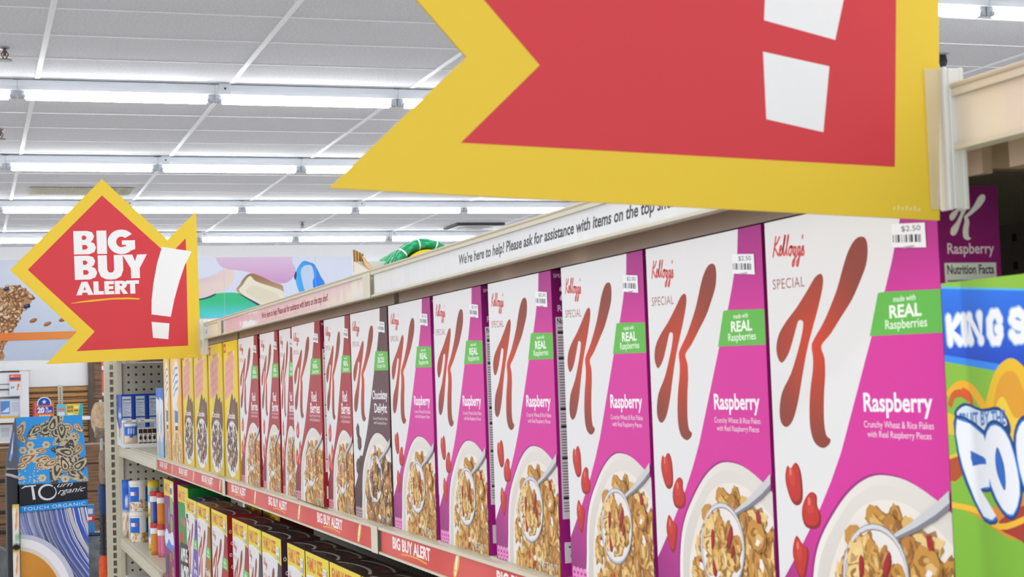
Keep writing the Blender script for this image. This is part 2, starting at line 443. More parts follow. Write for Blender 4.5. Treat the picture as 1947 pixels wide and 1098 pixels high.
for y, ks, desc in ROWS:
    for i, k in enumerate(ks):
        x = 0.955+1.25*k
        lab = 'fluorescent light, %s from left in the %s' % (ORD[i], desc)
        grp = 'fluorescent strip lights on the ceiling'
        if first:
            o = LIGHT0; o.location = (x, y, ZC); o['label'] = lab; o['group'] = grp; first = False
        else:
            o = copy_tree(LIGHT0, lab, (x, y, ZC), 0, group=grp)
        if (y, k) in ((10.665, 1), (14.045, 1), (17.3, 1), (17.3, 3), (20.72, 2), (20.72, 4)):
            g = Geo(); g.box(-0.60, -0.52, -0.058, -0.0502, -0.075, -0.001, bev=0.003); g.box(-0.565, -0.553, -0.0605, -0.057, -0.044, -0.032, mi=1)
            obj('mounting_bracket', g.mesh('mounting_bracket', [M_HOUSING, M_BLACK]), o)

# ceiling fittings
def sprinkler(x, y, label):
    t = thing('sprinkler_head', label, 'sprinkler', (x, y, ZC), group='sprinkler heads on the ceiling')
    g = Geo(); g.lathe([(0, -0.0001), (0.034, -0.0001), (0.03, -0.008), (0.012, -0.012), (0, -0.012)], 18); obj('escutcheon', g.mesh('escutcheon', M_CHROME), t)
    g = Geo(); g.lathe([(0.009, -0.01), (0.009, -0.05), (0, -0.05)], 10); g.tube([(0.007, 0, -0.02), (0.02, 0, -0.04), (0.004, 0, -0.07)], 0.004, 6); g.tube([(-0.007, 0, -0.02), (-0.02, 0, -0.04), (-0.004, 0, -0.07)], 0.004, 6)
    obj('frame', g.mesh('frame', M_BRASS), t)
    g = Geo(); g.lathe([(0, -0.070), (0.04, -0.072), (0.042, -0.078), (0, -0.078)], 18); obj('deflector', g.mesh('deflector', M_CHROME), t)
sprinkler(0.235, 9.70, 'brass ceiling sprinkler above the first full light row at the left edge')
sprinkler(0.266, 12.70, 'ceiling sprinkler between second and third light rows at the left edge')
sprinkler(3.93, 19.5, 'small ceiling sprinkler between the two farthest light rows')
t = thing('sprinkler_head', 'dark ceiling sprinkler right of the big yellow sign', 'sprinkler', (6.075, 8.97, ZC), group='sprinkler heads on the ceiling')
g = Geo(); g.lathe([(0, -0.0001), (0.05, -0.0001), (0.045, -0.01), (0, -0.01)], 18); obj('escutcheon', g.mesh('escutcheon', M_CHROME), t)
g = Geo(); g.lathe([(0.022, -0.01), (0.03, -0.05), (0.012, -0.10), (0, -0.10)], 12); obj('frame', g.mesh('frame', M_BLACK), t)
t = thing('air_grille', 'pale ribbed air grille in the ceiling behind the smaller sign', 'vent', (1.10, 16.46, ZC))
g = Geo(); g.box(-0.5, 0.5, -0.27, 0.27, -0.012, -0.0065); obj('frame', g.mesh('frame', M_VENT), t)
g = Geo()
for i in range(62): g.box(-0.48+i*0.0157, -0.472+i*0.0157, -0.25, 0.25, -0.02, -0.0121)
obj('louvres', g.mesh('louvres', M_VENT), t)
t = thing('air_diffuser', 'square white ceiling diffuser with dark gap above the long shelf', 'vent', (6.28, 19.95, ZC))
g = Geo(); g.box(-0.32, 0.32, -0.32, 0.32, -0.03, -0.0065); obj('throat', g.mesh('throat', M_DARKVENT), t)
g = Geo()
for r, z in ((0.30, -0.036), (0.2, -0.05), (0.1, -0.062)): g.box(-r, r, -r, r, z-0.005, z, bev=0.002)
g.box(-0.03, 0.03, -0.03, 0.03, -0.06, -0.03)
obj('blades', g.mesh('blades', M_WHITE), t)

# ------------------------------------------------------------------ shelving bays
XF = 0.478                                 # front of the price rails
XB = 0.90                                  # back panel of the run
Z_TOP = H+0.132; Z_MID = H-0.1725; Z_LOW = H-0.55; Z_LOWFAR = H-0.4765
BAYS = [(-0.52, 0.706, 'nearest shelf bay holding the green snack box'),
        (0.709, 1.943, 'shelf bay holding the row of magenta cereal boxes'),
        (1.946, 3.181, 'shelf bay holding the red and brown cereal boxes'),
        (3.184, 4.398, 'shelf bay holding the yellow cereal boxes'),
        (4.401, 5.60, 'end shelf bay holding the blue cookie boxes beside the slotted post')]
def price_rail(zt, zb, y0, y1):
    g = Geo()
    zm = zb+0.0025
    g.prism([(XF-0.003, zt), (XF+0.0075, zt), (XF+0.0075, zb), (XF-0.003, zb), (XF-0.003, zm), (XF+0.0022, zm), (XF+0.0022, zt-0.0035), (XF-0.003, zt-0.0035)], y0, y1)
    return g
def bay(y0, y1, label, low):
    t = thing('shelving_bay', label, 'shelving', (0, 0, 0), group='bays of the long shelving run')
    g = Geo(); g.box(XB, XB+0.012, y0, y1, 0.10, Z_TOP+0.02); obj('back_panel', g.mesh('back_panel', M_BACKPEG), t)
    g = Geo(); g.box(XF+0.05, XB, y0, y1, 0.0, 0.12); obj('base', g.mesh('base', M_CREAM), t)
    def deck(name, z, rail, mat_i):
        g = Geo(); g.box(XF+0.0076, XB-0.001, y0, y1, z-0.006, z, mi=0)
        g.box(XF+0.03, XF+0.036, y0+0.01, y1-0.01, z-0.032, z-0.0061, mi=1)
        for k in range(2):
            yy = y0+0.02+(y1-y0-0.05)*k; g.box(XF+0.04, XB-0.01, yy, yy+0.012, z-0.028, z-0.0061, mi=1)
        s = obj(name, g.mesh(name, [M_CREAM, M_DARKDECK]), t)
        if rail:
            r = obj('price_rail', price_rail(*rail, y0+0.0015, y1-0.0015).mesh('price_rail', M_CREAM), s)
        return s
    tp = deck('top_shelf', Z_TOP, (H+0.1395, H+0.1085), 0)
    g = Geo()                                # the tan top lip and the plastic clip at the bay joint
    g.box(XF-0.0036, XF+0.0078, y0+0.001, y1-0.001, H+0.1396, H+0.1425, bev=0.0008)
    obj('rail_lip', g.mesh('rail_lip', M_TAN), tp)
    g = Geo(); g.box(XF-0.0055, XF-0.0031, y0-0.004, y0+0.030, H+0.1075, H+0.1392, bev=0.0009); g.box(XF-0.0030, XF+0.0018, y0+0.003, y0+0.024, H+0.112, H+0.136)
    obj('joint_clip', g.mesh('joint_clip', M_JOINT), tp)
    md = deck('middle_shelf', Z_MID, (H-0.1745, H-0.2075), 0)
    g = Geo(); g.box(XF-0.0050, XF-0.0031, y0-0.003, y0+0.026, H-0.2078, H-0.1748, bev=0.0008); obj('joint_clip', g.mesh('joint_clip', M_JOINT), md)
    lw = deck('lower_shelf', low, (low-0.002, low-0.034), 0)
    if low == Z_LOWFAR:
        deck('bottom_shelf', H-0.80, (H-0.802, H-0.834), 0)
    return t
for i, (a, b, lab) in enumerate(BAYS):
    bay(a, b, lab, Z_LOWFAR if i == 4 else Z_LOW)

# strips of printed paper in the rails (panel normal is -x: u runs along -y)
def strip(name, label, cat, y0, y1, z0, z1, mat, fn, group):
    g = Geo(); g.box(XF-0.0004, XF+0.0015, y0, y1, z0, z1, ((236, 236, 238) if y0 > 0 else (230, 222, 204)) if mat is M_STRIP else (212, 60, 52))
    A = Art(g, (XF-0.0004, y1, z0), (0, -1, 0), (0, 0, 1), (y1-y0)*1000, (z1-z0)*1000, lift=0.00002, step=0.00001)
    fn(A, y1); o = obj(name, g.mesh(name, mat)); tag(o, label, cat, group); return o
def help_strip(A, y1, ya, yb):
    u0, u1 = (y1-ya)*1000, (y1-yb)*1000
    A.text("We're here to help! Please ask for assistance with items on the top shelf.", u0, 4.5, u1, 18.5, (12, 12, 14), 0.026, 0.18)
HS = [(0, None, None), (1, 1.572, 1.035), (2, 2.74, 2.205), (3, 4.05, 3.40)]
for i, ya, yb in HS:
    y0, y1 = BAYS[i][0]+0.027, BAYS[i][1]-0.006
    strip('shelf_strip', ['blank white paper strip in the top rail right of the big yellow sign', 'white paper strip with large help message in the top rail above magenta boxes',
          'white paper strip with small help message in the top rail above red boxes', 'white paper strip in the top rail beside the smaller sign'][i], 'sign strip',
          y0, y1, H+0.1112, H+0.1358, M_STRIP, (lambda A, y1_, ya=ya, yb=yb: help_strip(A, y1_, ya, yb) if ya else None), 'paper strips in the top rail')
def buy_strip(A, y1, y0):
    L, hh = A.w, A.h
    A.grid(0, 0, L, hh, lambda u, v: mixc((216, 52, 42), (224, 84, 76), 0.5+0.5*math.sin(u*0.021)), 24, 1)  # lighter waves painted along the red, standing in for reflections
    per = 0.40
    u = 55.0
    while u < L-60:
        A.text('BIG BUY ALERT', u, 9.0, u+165, 23.5, (250, 248, 248), 0.035)
        A.line([(u+40, 5.5), (u+70, 7.2), (u+110, 7.4), (u+150, 5.0)], 1.6, (244, 186, 44))
        x = u+262
        A.poly(smooth([(x-9, 3), (x-6, 14), (x+4, 25), (x+16, 26), (x+12, 15), (x+4, 6), (x-2, 1)], 4), (244, 186, 44))
        A.poly([(x-3, 10), (x+3, 24.5), (x+11, 25), (x+3, 9.5)], (250, 248, 248)); A.poly([(x-5, 3.5), (x-3.5, 8), (x+1.5, 8), (x, 3.2)], (250, 248, 248))
        u += 400
for i in (1, 2, 3):
    y0, y1 = BAYS[i][0]+0.024, BAYS[i][1]-0.006
    strip('promotion_strip', ['', 'red and white sale strip in the rail under the magenta cereal boxes', 'red and white sale strip in the rail under the red cereal boxes',
          'red and white sale strip in the rail under the yellow cereal boxes'][i], 'sign strip', y0, y1, H-0.2048, H-0.1782, M_RSTRIP, lambda A, y1_: buy_strip(A, y1_, 0), 'red sale strips in the middle rail')

# ------------------------------------------------------------------ slotted end post and pegboard end panel
t = thing('end_panel', 'cream slotted steel post and pegboard end panel closing the shelving run', 'shelving', (0, 5.62, 0))
g = Geo()
x0, x1 = 0.440, 0.4835; xa, xb = 0.4580, 0.4695
zt = H+0.128
g.box(x0, xa, 0, 0.003, 0, zt); g.box(xb, x1, 0, 0.003, 0, zt)
z = 0.05
while z < zt-0.02:
    g.box(xa, xb, 0, 0.003, z, z+0.0074); z += 0.0254
g.box(x0, x1, 0.0301, 0.033, 0, zt); g.box(x0, x0+0.003, 0.003, 0.03, 0, zt); g.box(x1-0.003, x1, 0.003, 0.03, 0, zt)
obj('slotted_post', g.mesh('slotted_post', M_CREAM), t)
g = Geo(); g.box(0.4838, 0.4975, -0.002, 0.02, 0.0, zt); obj('panel_edge', g.mesh('panel_edge', M_CREAM), t)
g = Geo(); g.box(0.4978, 0.899, 0.006, 0.016, 0.12, zt-0.01); obj('pegboard', g.mesh('pegboard', M_ENDPEG), t)

# ------------------------------------------------------------------ cereal cartons
# carton local axes: x across the front (left to right), y into the shelf, z up; origin at the front left bottom corner
def carton(w, h, d, cf, cs, ct, bev=0.0009):
    g = Geo()
    def cfn(f):
        n = f.normal
        if n.z > 0.7: return ct
        if n.y < -0.7: return cf
        return cs
    g.box(0, w, 0, d, 0, h, bev=bev, colfn=cfn)
    F = Art(g, (0, 0, 0), (1, 0, 0), (0, 0, 1), w*1000, h*1000)
    R = Art(g, (w, 0, 0), (0, 1, 0), (0, 0, 1), d*1000, h*1000)
    T = Art(g, (0, 0, h), (1, 0, 0), (0, 1, 0), w*1000, d*1000)
    return g, F, R, T
WHITE = (230, 229, 231)
K1 = [(68.2, 229.6), (71.3, 226.8), (69.9, 220.4), (63.7, 209.1), (55.5, 196.5), (48.4, 185.0), (41.1, 169.4), (34.2, 153.5), (26.3, 141.5), (17.5, 137.0), (10.7, 140.0), (9.5, 148.1), (13.9, 158.9), (26.2, 170.2), (35.5, 182.7), (41.9, 193.1), (44.8, 200.9), (42.0, 202.9), (38.1, 201.9), (32.4, 193.4), (24.6, 183.0), (15.6, 177.3), (10.2, 180.7), (8.9, 187.5), (13.1, 195.5), (23.6, 203.2), (36.7, 210.6), (51.1, 220.3), (61.0, 227.5)]
K2 = [(116.0, 247.4), (121.6, 245.3), (122.9, 239.0), (120.3, 230.6), (112.5, 221.3), (103.3, 212.0), (90.4, 202.7), (77.1, 193.1), (65.5, 186.3), (68.7, 179.2), (68.6, 169.0), (66.2, 157.4), (64.8, 142.0), (66.6, 133.1), (71.4, 130.6), (69.1, 127.4), (62.0, 125.2), (53.2, 127.6), (48.5, 134.0), (47.3, 144.4), (49.5, 158.8), (53.8, 171.8), (54.8, 179.6), (53.8, 186.7), (57.7, 191.2), (68.8, 199.8), (78.6, 209.6), (87.0, 219.3), (94.1, 230.2), (101.0, 239.7), (108.8, 245.8)]
def kcol(u, v):
    return mixc((218, 62, 26), (140, 60, 46), min(1.0, math.hypot((u-60)*0.9, (v-186))/58.0))
def tf(pts, sx=1, sy=1, ox=0, oy=0): return [(p[0]*sx+ox, p[1]*sy+oy) for p in pts]
SCRIPT = [[(0.3,-0.05),(0.55,0.9),(0.85,2.05)], [(1.75,2.0),(1.2,1.4),(0.6,1.0),(1.0,0.6),(1.55,0.1)], [(1.55,0.1),(1.9,0.55),(2.25,0.8),(2.15,1.05),(1.85,0.85),(1.8,0.3),(2.2,0.12)],
  [(2.2,0.12),(2.6,0.8),(3.0,1.8),(2.95,2.05),(2.75,1.5),(2.65,0.4),(2.95,0.12)], [(2.95,0.12),(3.35,0.8),(3.75,1.8),(3.7,2.05),(3.5,1.5),(3.4,0.4),(3.7,0.12)],
  [(4.35,0.95),(4.0,0.75),(3.95,0.3),(4.25,0.1),(4.55,0.4),(4.5,0.8),(4.35,0.95),(4.9,0.85)], [(5.4,0.85),(5.05,0.8),(4.95,0.35),(5.2,0.12),(5.45,0.5)], [(5.5,0.95),(5.4,0.0),(5.2,-0.8),(4.9,-0.9),(4.95,-0.5),(5.8,0.1)],
  [(6.35,0.85),(6.0,0.8),(5.9,0.35),(6.15,0.12),(6.4,0.5)], [(6.45,0.95),(6.35,0.0),(6.15,-0.8),(5.85,-0.9),(5.9,-0.5),(6.7,0.2)], [(6.95,2.0),(6.85,1.6)], [(6.7,0.2),(7.1,0.95),(7.15,0.6),(7.35,0.3),(7.1,0.08),(6.85,0.15)]]
def script_name(A, x0, y0, x1, y1, col, rise=0.0):
    w = (x1-x0)/7.8; h = (y1-y0)/2.1
    for P in SCRIPT:
        q = smooth([(x0+(p[0]+0.18*p[1])*w, y0+p[1]*h+rise*p[0]/7.4) for p in P], 3, False)
        A.line(q, min(w, h)*0.30, col)
def special_front(A, base, dark, words, tagw, seed, pal, extras, berries, W=193.0, HH=267.0, top=267.0, sub=None):
    rng = random.Random(seed)
    A.grid(0, 0, W, HH, lambda u, v: mixc(mixc(base, dark, max(0, (v-205)/90.0)), dark, max(0, (70-v)/95.0)+max(0, (60-u)/160.0)*(v < 140)), 6, 14)  # shadow-like darkening put into the print at the top and lower left
    A.poly([(0, HH+5), (160, HH+5), (159, 266), (157, 252), (147, 230), (137.7, 213), (122, 189), (103, 157), (83.2, 123.6), (70, 106), (56.3, 90), (30, 64), (7, 43), (0, 37)], WHITE)
    sx = 1.0
    A.poly(smooth(K1, 3), kcol); A.poly(smooth(K2, 3), kcol)
    script_name(A, 8, 244.5, 52, 258, (208, 66, 66), -2.5)
    A.text('SPECIAL', 7.8, 223.8, 48.5, 230.2, (164, 92, 88), 0.0, 0.0, -0.6, 1.1)
    A.poly([(131.5, 214), (138, 214.3), (W, 212.3), (W, 189.4), (122.5, 190.2), (120.6, 190)], (98, 186, 74))
    A.text(tagw[0], 147, 208.0, 169, 211.2, (240, 250, 236), 0.01)
    A.text(tagw[1], 142.4, 199.2, 174.2, 206.4, (244, 252, 240), 0.03)
    A.text(tagw[2], 137.6, 191.6, 179, 198.4, (232, 248, 226), 0.012)
    if len(words) == 1: A.text(words[0], 110.6, 144.0, 180.3, 158.2, (250, 244, 250), 0.024)
    else:
        A.text(words[0], 109 if len(words[0]) > 5 else 128, 150.5, 184 if len(words[0]) > 5 else 160, 165.5, (250, 244, 248), 0.02)
        A.text(words[1], 118, 133.5, 180 if len(words[1]) > 6 else 176, 149, (250, 244, 248), 0.02)
    dy = 0 if len(words) == 1 else -10
    A.text('Crunchy Wheat & Rice Flakes' if sub is None else sub, 110, 137.2+dy, 180.4, 142.2+dy, (246, 226, 240), 0.0)
    A.text('with Real Raspberry Pieces' if berries == 'r' else 'with Real Strawberries' if berries == 's' else 'with Chocolatey Flavour', 113.3, 131.8+dy, 177.8, 136.6+dy, (246, 226, 240), 0.0)
    outer = smooth([(41, -12), (40.6, 28), (44, 50), (51, 66), (64, 80.5), (86, 98), (108, 108.6), (130, 112), (160, 108), (200, 91), (240, 60), (240, -60), (100, -60)], 4)
    A.poly(tf(outer, 1.0, 1.0, -2.2, 1.0), mixc(base, dark, 0.75))
    A.poly(outer, lambda u, v: mixc((240, 236, 232), (222, 216, 210), (u-40)/150))
    mid = smooth([(46, -12), (46, 28), (49, 49), (57, 65), (70, 78.5), (90, 94.5), (110, 103.8), (131, 106.5), (160, 102), (200, 84), (240, 50), (240, -60), (100, -60)], 4)
    A.poly(mid, lambda u, v: mixc((212, 206, 200), (226, 220, 214), (v-10)/90))
    inner = smooth([(59, -12), (57, 28), (63, 50), (77.8, 71.7), (96, 88.8), (118, 97), (147, 97.6), (173, 88.7), (205, 70), (240, 40), (240, -60), (100, -60)], 4)
    A.poly(inner, (238, 230, 222))
    reg = [(72, -4), (69, 28), (75, 46), (88, 64), (103, 80), (120, 88), (146, 88), (172, 79), (194, 66), (194, -4)]
    flakes(A, reg, 190, rng, pal, (8, 13))
    for i in range(9):
        x, y = rng.uniform(70, 185), rng.uniform(3, 80)
        if inside((x, y), reg) and extras: A.poly(blob(rng, x, y, rng.uniform(3, 5.5), 0.6, rng.uniform(0, 3)), rng.choice(extras))
    for i in range(7):
        x, y = rng.uniform(75, 180), rng.uniform(6, 84)
        if inside((x, y), reg): A.poly(blob(rng, x, y, rng.uniform(2, 4), 0.7, rng.uniform(0, 3)), (240, 236, 238))
    # the spoon: dull rim, milk, flakes heaped in it, and the handle leaving the picture
    cx, cy = 116.0, 54.0
    A.line([(139, 78), (160, 86), (178, 94), (200, 106)], 10, (128, 128, 140), [3, 6, 7.5, 8.5])
    A.line([(138, 79), (160, 87.5), (178, 95.5), (200, 107.5)], 7, (206, 206, 210), [2, 4, 5, 6])
    A.ell(cx, cy, 36, 30, (136, 138, 156), 0.25); A.ell(cx-0.3, cy+0.5, 35, 29, (216, 216, 222), 0.25); A.ell(cx, cy-0.3, 33.4, 27.4, (150, 140, 140), 0.25); A.ell(cx+0.3, cy-0.6, 32.8, 26.8, (236, 230, 226), 0.25)
    sp = [(cx+27*math.cos(t)*math.cos(.25)-21*math.sin(t)*math.sin(.25), cy+1+27*math.cos(t)*math.sin(.25)+21*math.sin(t)*math.cos(.25)) for t in (6.283*k/20 for k in range(20))]
    flakes(A, sp, 26, rng, [c for c in pal], (7.5, 11))
    if extras:
        for (x, y, r, a) in ((102, 58, 7, 1.5), (104, 40, 8, 1.5), (130, 62, 8.5, 1.2), (133, 52, 5, 1.2)):
            A.poly(blob(rng, x, y, r, 0.42, a, 10, 0.14), mixc(extras[0], (60, 8, 14), 0.35)); A.poly(blob(rng, x-0.6, y+0.8, r*0.8, 0.36, a, 10, 0.14), extras[0])
        flakes(A, [(108, 42), (122, 42), (124, 66), (110, 68)], 5, rng, pal, (6, 8))
    if berries == 'r':
        red = (196, 44, 36); dk = (146, 26, 26)
        for pts in ([(16.8, 113.1), (21, 111), (28.1, 115.2), (33.8, 108.8), (34.4, 93.7), (27.3, 88.8), (19.6, 91.4), (13.8, 101.0), (13.5, 107.9)],
                    [(45.0, 98.0), (51.7, 96.2), (51.9, 90.3), (55.8, 84.7), (53.7, 77.9), (44.5, 75.5), (35.5, 77.2), (32.4, 84.5), (36.1, 92.3)],
                    [(24.7, 70.0), (31.4, 65.6), (38.1, 63.2), (38.2, 56.5), (31.8, 43.5), (24.9, 45.3), (18.8, 56.9), (20.0, 64.7)]):
            q = smooth(pts, 4); cx_ = sum(p[0] for p in pts)/len(pts); cy_ = sum(p[1] for p in pts)/len(pts)
            A.poly(q, dk); A.poly([(cx_+(p[0]-cx_)*0.86-0.8, cy_+(p[1]-cy_)*0.9+1.0) for p in q], red)
            A.poly([(cx_+(p[0]-cx_)*0.4-2, cy_+(p[1]-cy_)*0.4+3) for p in q], (206, 62, 50)); A.ell(cx_-3, cy_+6, 1.6, 2.6, (228, 120, 104))
    elif berries == 's':
        for cx_, cy_, r in ((26, 106, 13), (40, 78, 11), (16, 64, 13), (34, 60, 9)):
            A.poly(blob(rng, cx_, cy_, r, 0.85, 1.3, 12, 0.1), (176, 34, 34)); A.poly(blob(rng, cx_-1, cy_+1, r*0.82, 0.85, 1.3, 12, 0.1), (222, 70, 58))
            A.poly(blob(rng, cx_-1, cy_-2, r*0.4, 0.7, 1.3, 10, 0.15), (240, 150, 130))
            for a in (-0.9, 0, 0.9): A.poly([(cx_-2, cy_+r*0.75), (cx_+9*math.sin(a), cy_+r*0.8+6*math.cos(a)), (cx_+3, cy_+r*0.7)], (88, 140, 60))
    else:
        for cx_, cy_, r in ((26, 112, 11), (34, 96, 12), (22, 66, 14), (38, 74, 9)):
            A.poly(blob(rng, cx_, cy_, r, 0.9, 0.6, 6, 0.22), (62, 34, 30)); A.poly(blob(rng, cx_-1, cy_+2, r*0.7, 0.8, 0.6, 6, 0.2), (98, 62, 54))
    for i in range(4):
        A.poly(smooth([(3+i*9, 1.5), (11+i*9, 1.5), (11+i*9, 12), (3+i*9, 12)], 3), mixc(base, (246, 220, 240), 0.55)); A.rect(4.5+i*9, 3.5, 9.5+i*9, 5, mixc(base, dark, 0.3)); A.rect(4.5+i*9, 7, 9.5+i*9, 9.5, mixc(base, dark, 0.3))
    A.text('NET WT', 138, 3, 186, 10, (196, 200, 206), 0.0)
def special_side(A, base, word, W, HH=267.0):
    A.grid(0, 0, W, HH, lambda u, v: mixc(base, mixc(base, (60, 20, 60), 0.6), max(0, (v-200)/80.0)), 2, 8)  # darker top: shade under the shelf above is put into the colour
    A.text('SPECIAL', W*0.06, HH-6.5, W*0.5, HH-3.2, (240, 206, 228))
    sx = W*0.6/114.0; ox = W*0.2-9*sx
    A.poly(tf(smooth(K1, 3), sx, 0.2, ox, HH-54), (248, 244, 248)); A.poly(tf(smooth(K2, 3), sx, 0.2, ox, HH-54), (248, 244, 248))
    A.text(word, W*0.14, HH-38, W*0.90, HH-30.5, (246, 220, 238), 0.015)
    A.rect(W*0.08, 50, W*0.92, HH-41, (238, 236, 238))
    y = HH-47
    A.text('Nutrition Facts', W*0.12, y, W*0.88, y+5, (24, 24, 26), 0.02)
    rng = random.Random(5); y -= 4
    while y > 56:
        big = rng.random() < 0.14
        A.rect(W*0.12, y, W*(0.88 if big or rng.random() < .5 else rng.uniform(0.5, 0.8)), y+(2.2 if big else 0.9), (50, 50, 54) if big else (130, 130, 134)); y -= 3.4 if big else 2.4
    A.rect(W*0.1, 12, W*0.9, 30, (236, 234, 238)); A.rect(W*0.2, 25, W*0.8, 26.6, (90, 90, 100)); A.ell(W*0.36, 18, W*0.12, 3, (206, 70, 56)); A.ell(W*0.66, 20, W*0.07, 2, (206, 70, 56))
def sticker_mesh():
    g = Geo(); A = Art(g, (0, 0, 0), (1, 0, 0), (0, 0, 1), 193, 267, lift=0.0004, step=0.00003)
    A.poly([(149.0, 238.2), (182.2, 235.3), (181.9, 248.6), (149.3, 251.2)], (240, 240, 244))
    A.text('$2.50', 159, 245.6, 177.5, 249.0, (70, 70, 76), 0.0, 0.0, -1.2)
    rng = random.Random(3); x = 150.2
    while x < 178:
        w = rng.choice((0.6, 0.9, 1.6, 2.2)); A.poly([(x, 240.8-(x-150)*0.08), (x+w, 240.7-(x-150)*0.08), (x+w, 244.9-(x-150)*0.08), (x, 245-(x-150)*0.08)], (46, 46, 54)); x += w+rng.choice((0.6, 1.0, 1.8))
    A.rect(160, 236.7, 171, 237.6, (170, 170, 180))
    return g.mesh('price_sticker', M_CARD)
STICK = sticker_mesh()
def carton_thing(name, g, w=0.193, sticker=True):
    t = thing(name, '', 'cereal box'); obj('carton', g.mesh('carton', M_CARD), t)
    if sticker: obj('price_sticker', STICK, t)
    return t
RB = ((216, 48, 158), (140, 30, 116)); RE = ((172, 44, 54), (120, 26, 44)); CH = ((96, 60, 66), (58, 34, 40))
DEPTH = 0.038
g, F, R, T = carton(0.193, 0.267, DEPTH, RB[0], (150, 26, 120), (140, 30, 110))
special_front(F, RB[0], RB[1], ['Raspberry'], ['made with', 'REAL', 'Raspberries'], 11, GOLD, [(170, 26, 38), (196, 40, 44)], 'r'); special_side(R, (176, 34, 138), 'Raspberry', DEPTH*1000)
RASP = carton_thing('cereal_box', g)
g, F, R, T = carton(0.193, 0.267, DEPTH, RE[0], (170, 36, 46), (150, 40, 50))
special_front(F, RE[0], RE[1], ['Red', 'Berries'], ['made with', 'REAL', 'Strawberries'], 12, GOLD, [(200, 60, 52), (222, 110, 100)], 's'); special_side(R, (168, 34, 46), 'Red Berries', DEPTH*1000)
REDB = carton_thing('cereal_box', g)
CHG = [(196, 146, 70), (182, 128, 54), (120, 76, 40), (210, 166, 90), (96, 60, 36)]
g, F, R, T = carton(0.193, 0.267, DEPTH, CH[0], CH[0], CH[1])
special_front(F, CH[0], CH[1], ['Chocolatey', 'Delight'], ['made with', 'DELICIOUS', 'Chocolatey Chunks'], 13, CHG, [(70, 40, 32), (90, 52, 40)], 'c'); special_side(R, CH[0], 'Chocolatey', DEPTH*1000)
CHOC = carton_thing('cereal_box', g)
# yellow chocolate cereal
def yellow_front(A, seed):
    rng = random.Random(seed); W, HH = A.w, A.h
    A.grid(0, 0, W, HH, lambda u, v: mixc((236, 204, 40), (246, 226, 110), max(0, 1-math.hypot(u-W*0.35, v-HH*0.72)/90)), 5, 8)
    A.rect(6, 246, 34, 263, (206, 46, 44)); A.text('NEW', 9, 250, 31, 258, (250, 230, 220), 0.02)
    A.text("Kellogg's", 60, 236, 120, 247, (196, 60, 110), 0.02, 0.3, 3); A.poly([(118, 236), (150, 240), (150, 248), (118, 244)], (236, 230, 240))
    for i in range(4):
        y = 218-i*19; o = i*4
        q = smooth([(24-o+k*9.5, y+(9 if k % 2 else -8)+k*1.6) for k in range(13)], 4, False)
        A.line(q, 8.5, (224, 112, 142)); A.line(q, 4.0, (244, 176, 192))
    A.poly(smooth([(22, 94), (30, 110), (60, 128), (84, 150), (110, 166), (128, 152), (150, 158), (160, 146), (178, 148), (186, 110), (176, 92), (150, 80), (100, 74), (50, 78)], 4), (104, 66, 44))
    A.poly(smooth([(60, 110), (84, 128), (112, 150), (140, 140), (150, 112), (110, 96)], 4), (126, 84, 60))
    A.text('Chocolate', 44, 116, 142, 128, (248, 244, 236), 0.02); [A.ell(70+k*9, 105, 3.6, 4.4, (236, 228, 218)) for k in range(7)]
    A.ell(100, 52, 90, 60, (206, 208, 212)); A.ell(100, 55, 82, 54, (236, 236, 240))
    reg = [(100+74*math.cos(k*0.3142), 57+46*math.sin(k*0.3142)) for k in range(20)]
    flakes(A, reg, 120, rng, [(96, 62, 44), (116, 78, 54), (82, 50, 36), (134, 94, 66)], (6, 9))
    for i in range(9):
        x = rng.uniform(50, 150); y = rng.uniform(25, 95); A.poly(blob(rng, x, y, rng.uniform(4, 9), 0.45, 1.3), (238, 232, 224))
    A.poly(smooth([(20, 18), (60, 4), (120, 6), (170, 24), (186, 56), (196, 30), (190, -4), (10, -4)], 4), (224, 192, 44))
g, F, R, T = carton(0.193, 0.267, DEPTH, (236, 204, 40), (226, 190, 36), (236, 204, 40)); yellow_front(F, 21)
R.rect(3, 240, 20, 258, (206, 46, 44)); R.rect(6, 30, DEPTH*1000-6, 160, (236, 228, 190))
YELL = carton_thing('cereal_box', g, sticker=False)
def pale_front(A, seed):
    rng = random.Random(seed); W, HH = A.w, A.h
    A.grid(0, 0, W, HH, lambda u, v: mixc((250, 214, 120), (232, 156, 52), abs(u-W*.4)/W+0.3*(v < 80)), 5, 8)
    A.poly(smooth([(30, 140), (50, 220), (110, 250), (150, 220), (140, 170), (80, 130)], 4), (240, 238, 244))
    for i in range(4): A.line([(50, 160+i*18), (90, 176+i*18), (136, 182+i*16)], 6, (120, 140, 200))
    A.poly([(60, 52), (110, 52), (128, 128), (84, 148), (56, 120)], (226, 232, 242)); A.poly([(64, 96), (124, 96), (128, 124), (66, 126)], (70, 120, 190)); A.poly([(70, 70), (116, 70), (118, 88), (72, 88)], (30, 40, 60))
    A.ell(96, 22, 92, 56, (238, 214, 170));     flakes(A, [(14, 0), (20, 40), (60, 66), (120, 70), (170, 40), (180, 0)], 60, rng, [(226, 176, 92), (236, 196, 120), (206, 150, 70)], (7, 10))
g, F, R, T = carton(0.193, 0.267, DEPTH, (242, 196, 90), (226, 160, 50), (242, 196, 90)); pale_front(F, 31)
PALE = carton_thing('cereal_box', g, sticker=False)
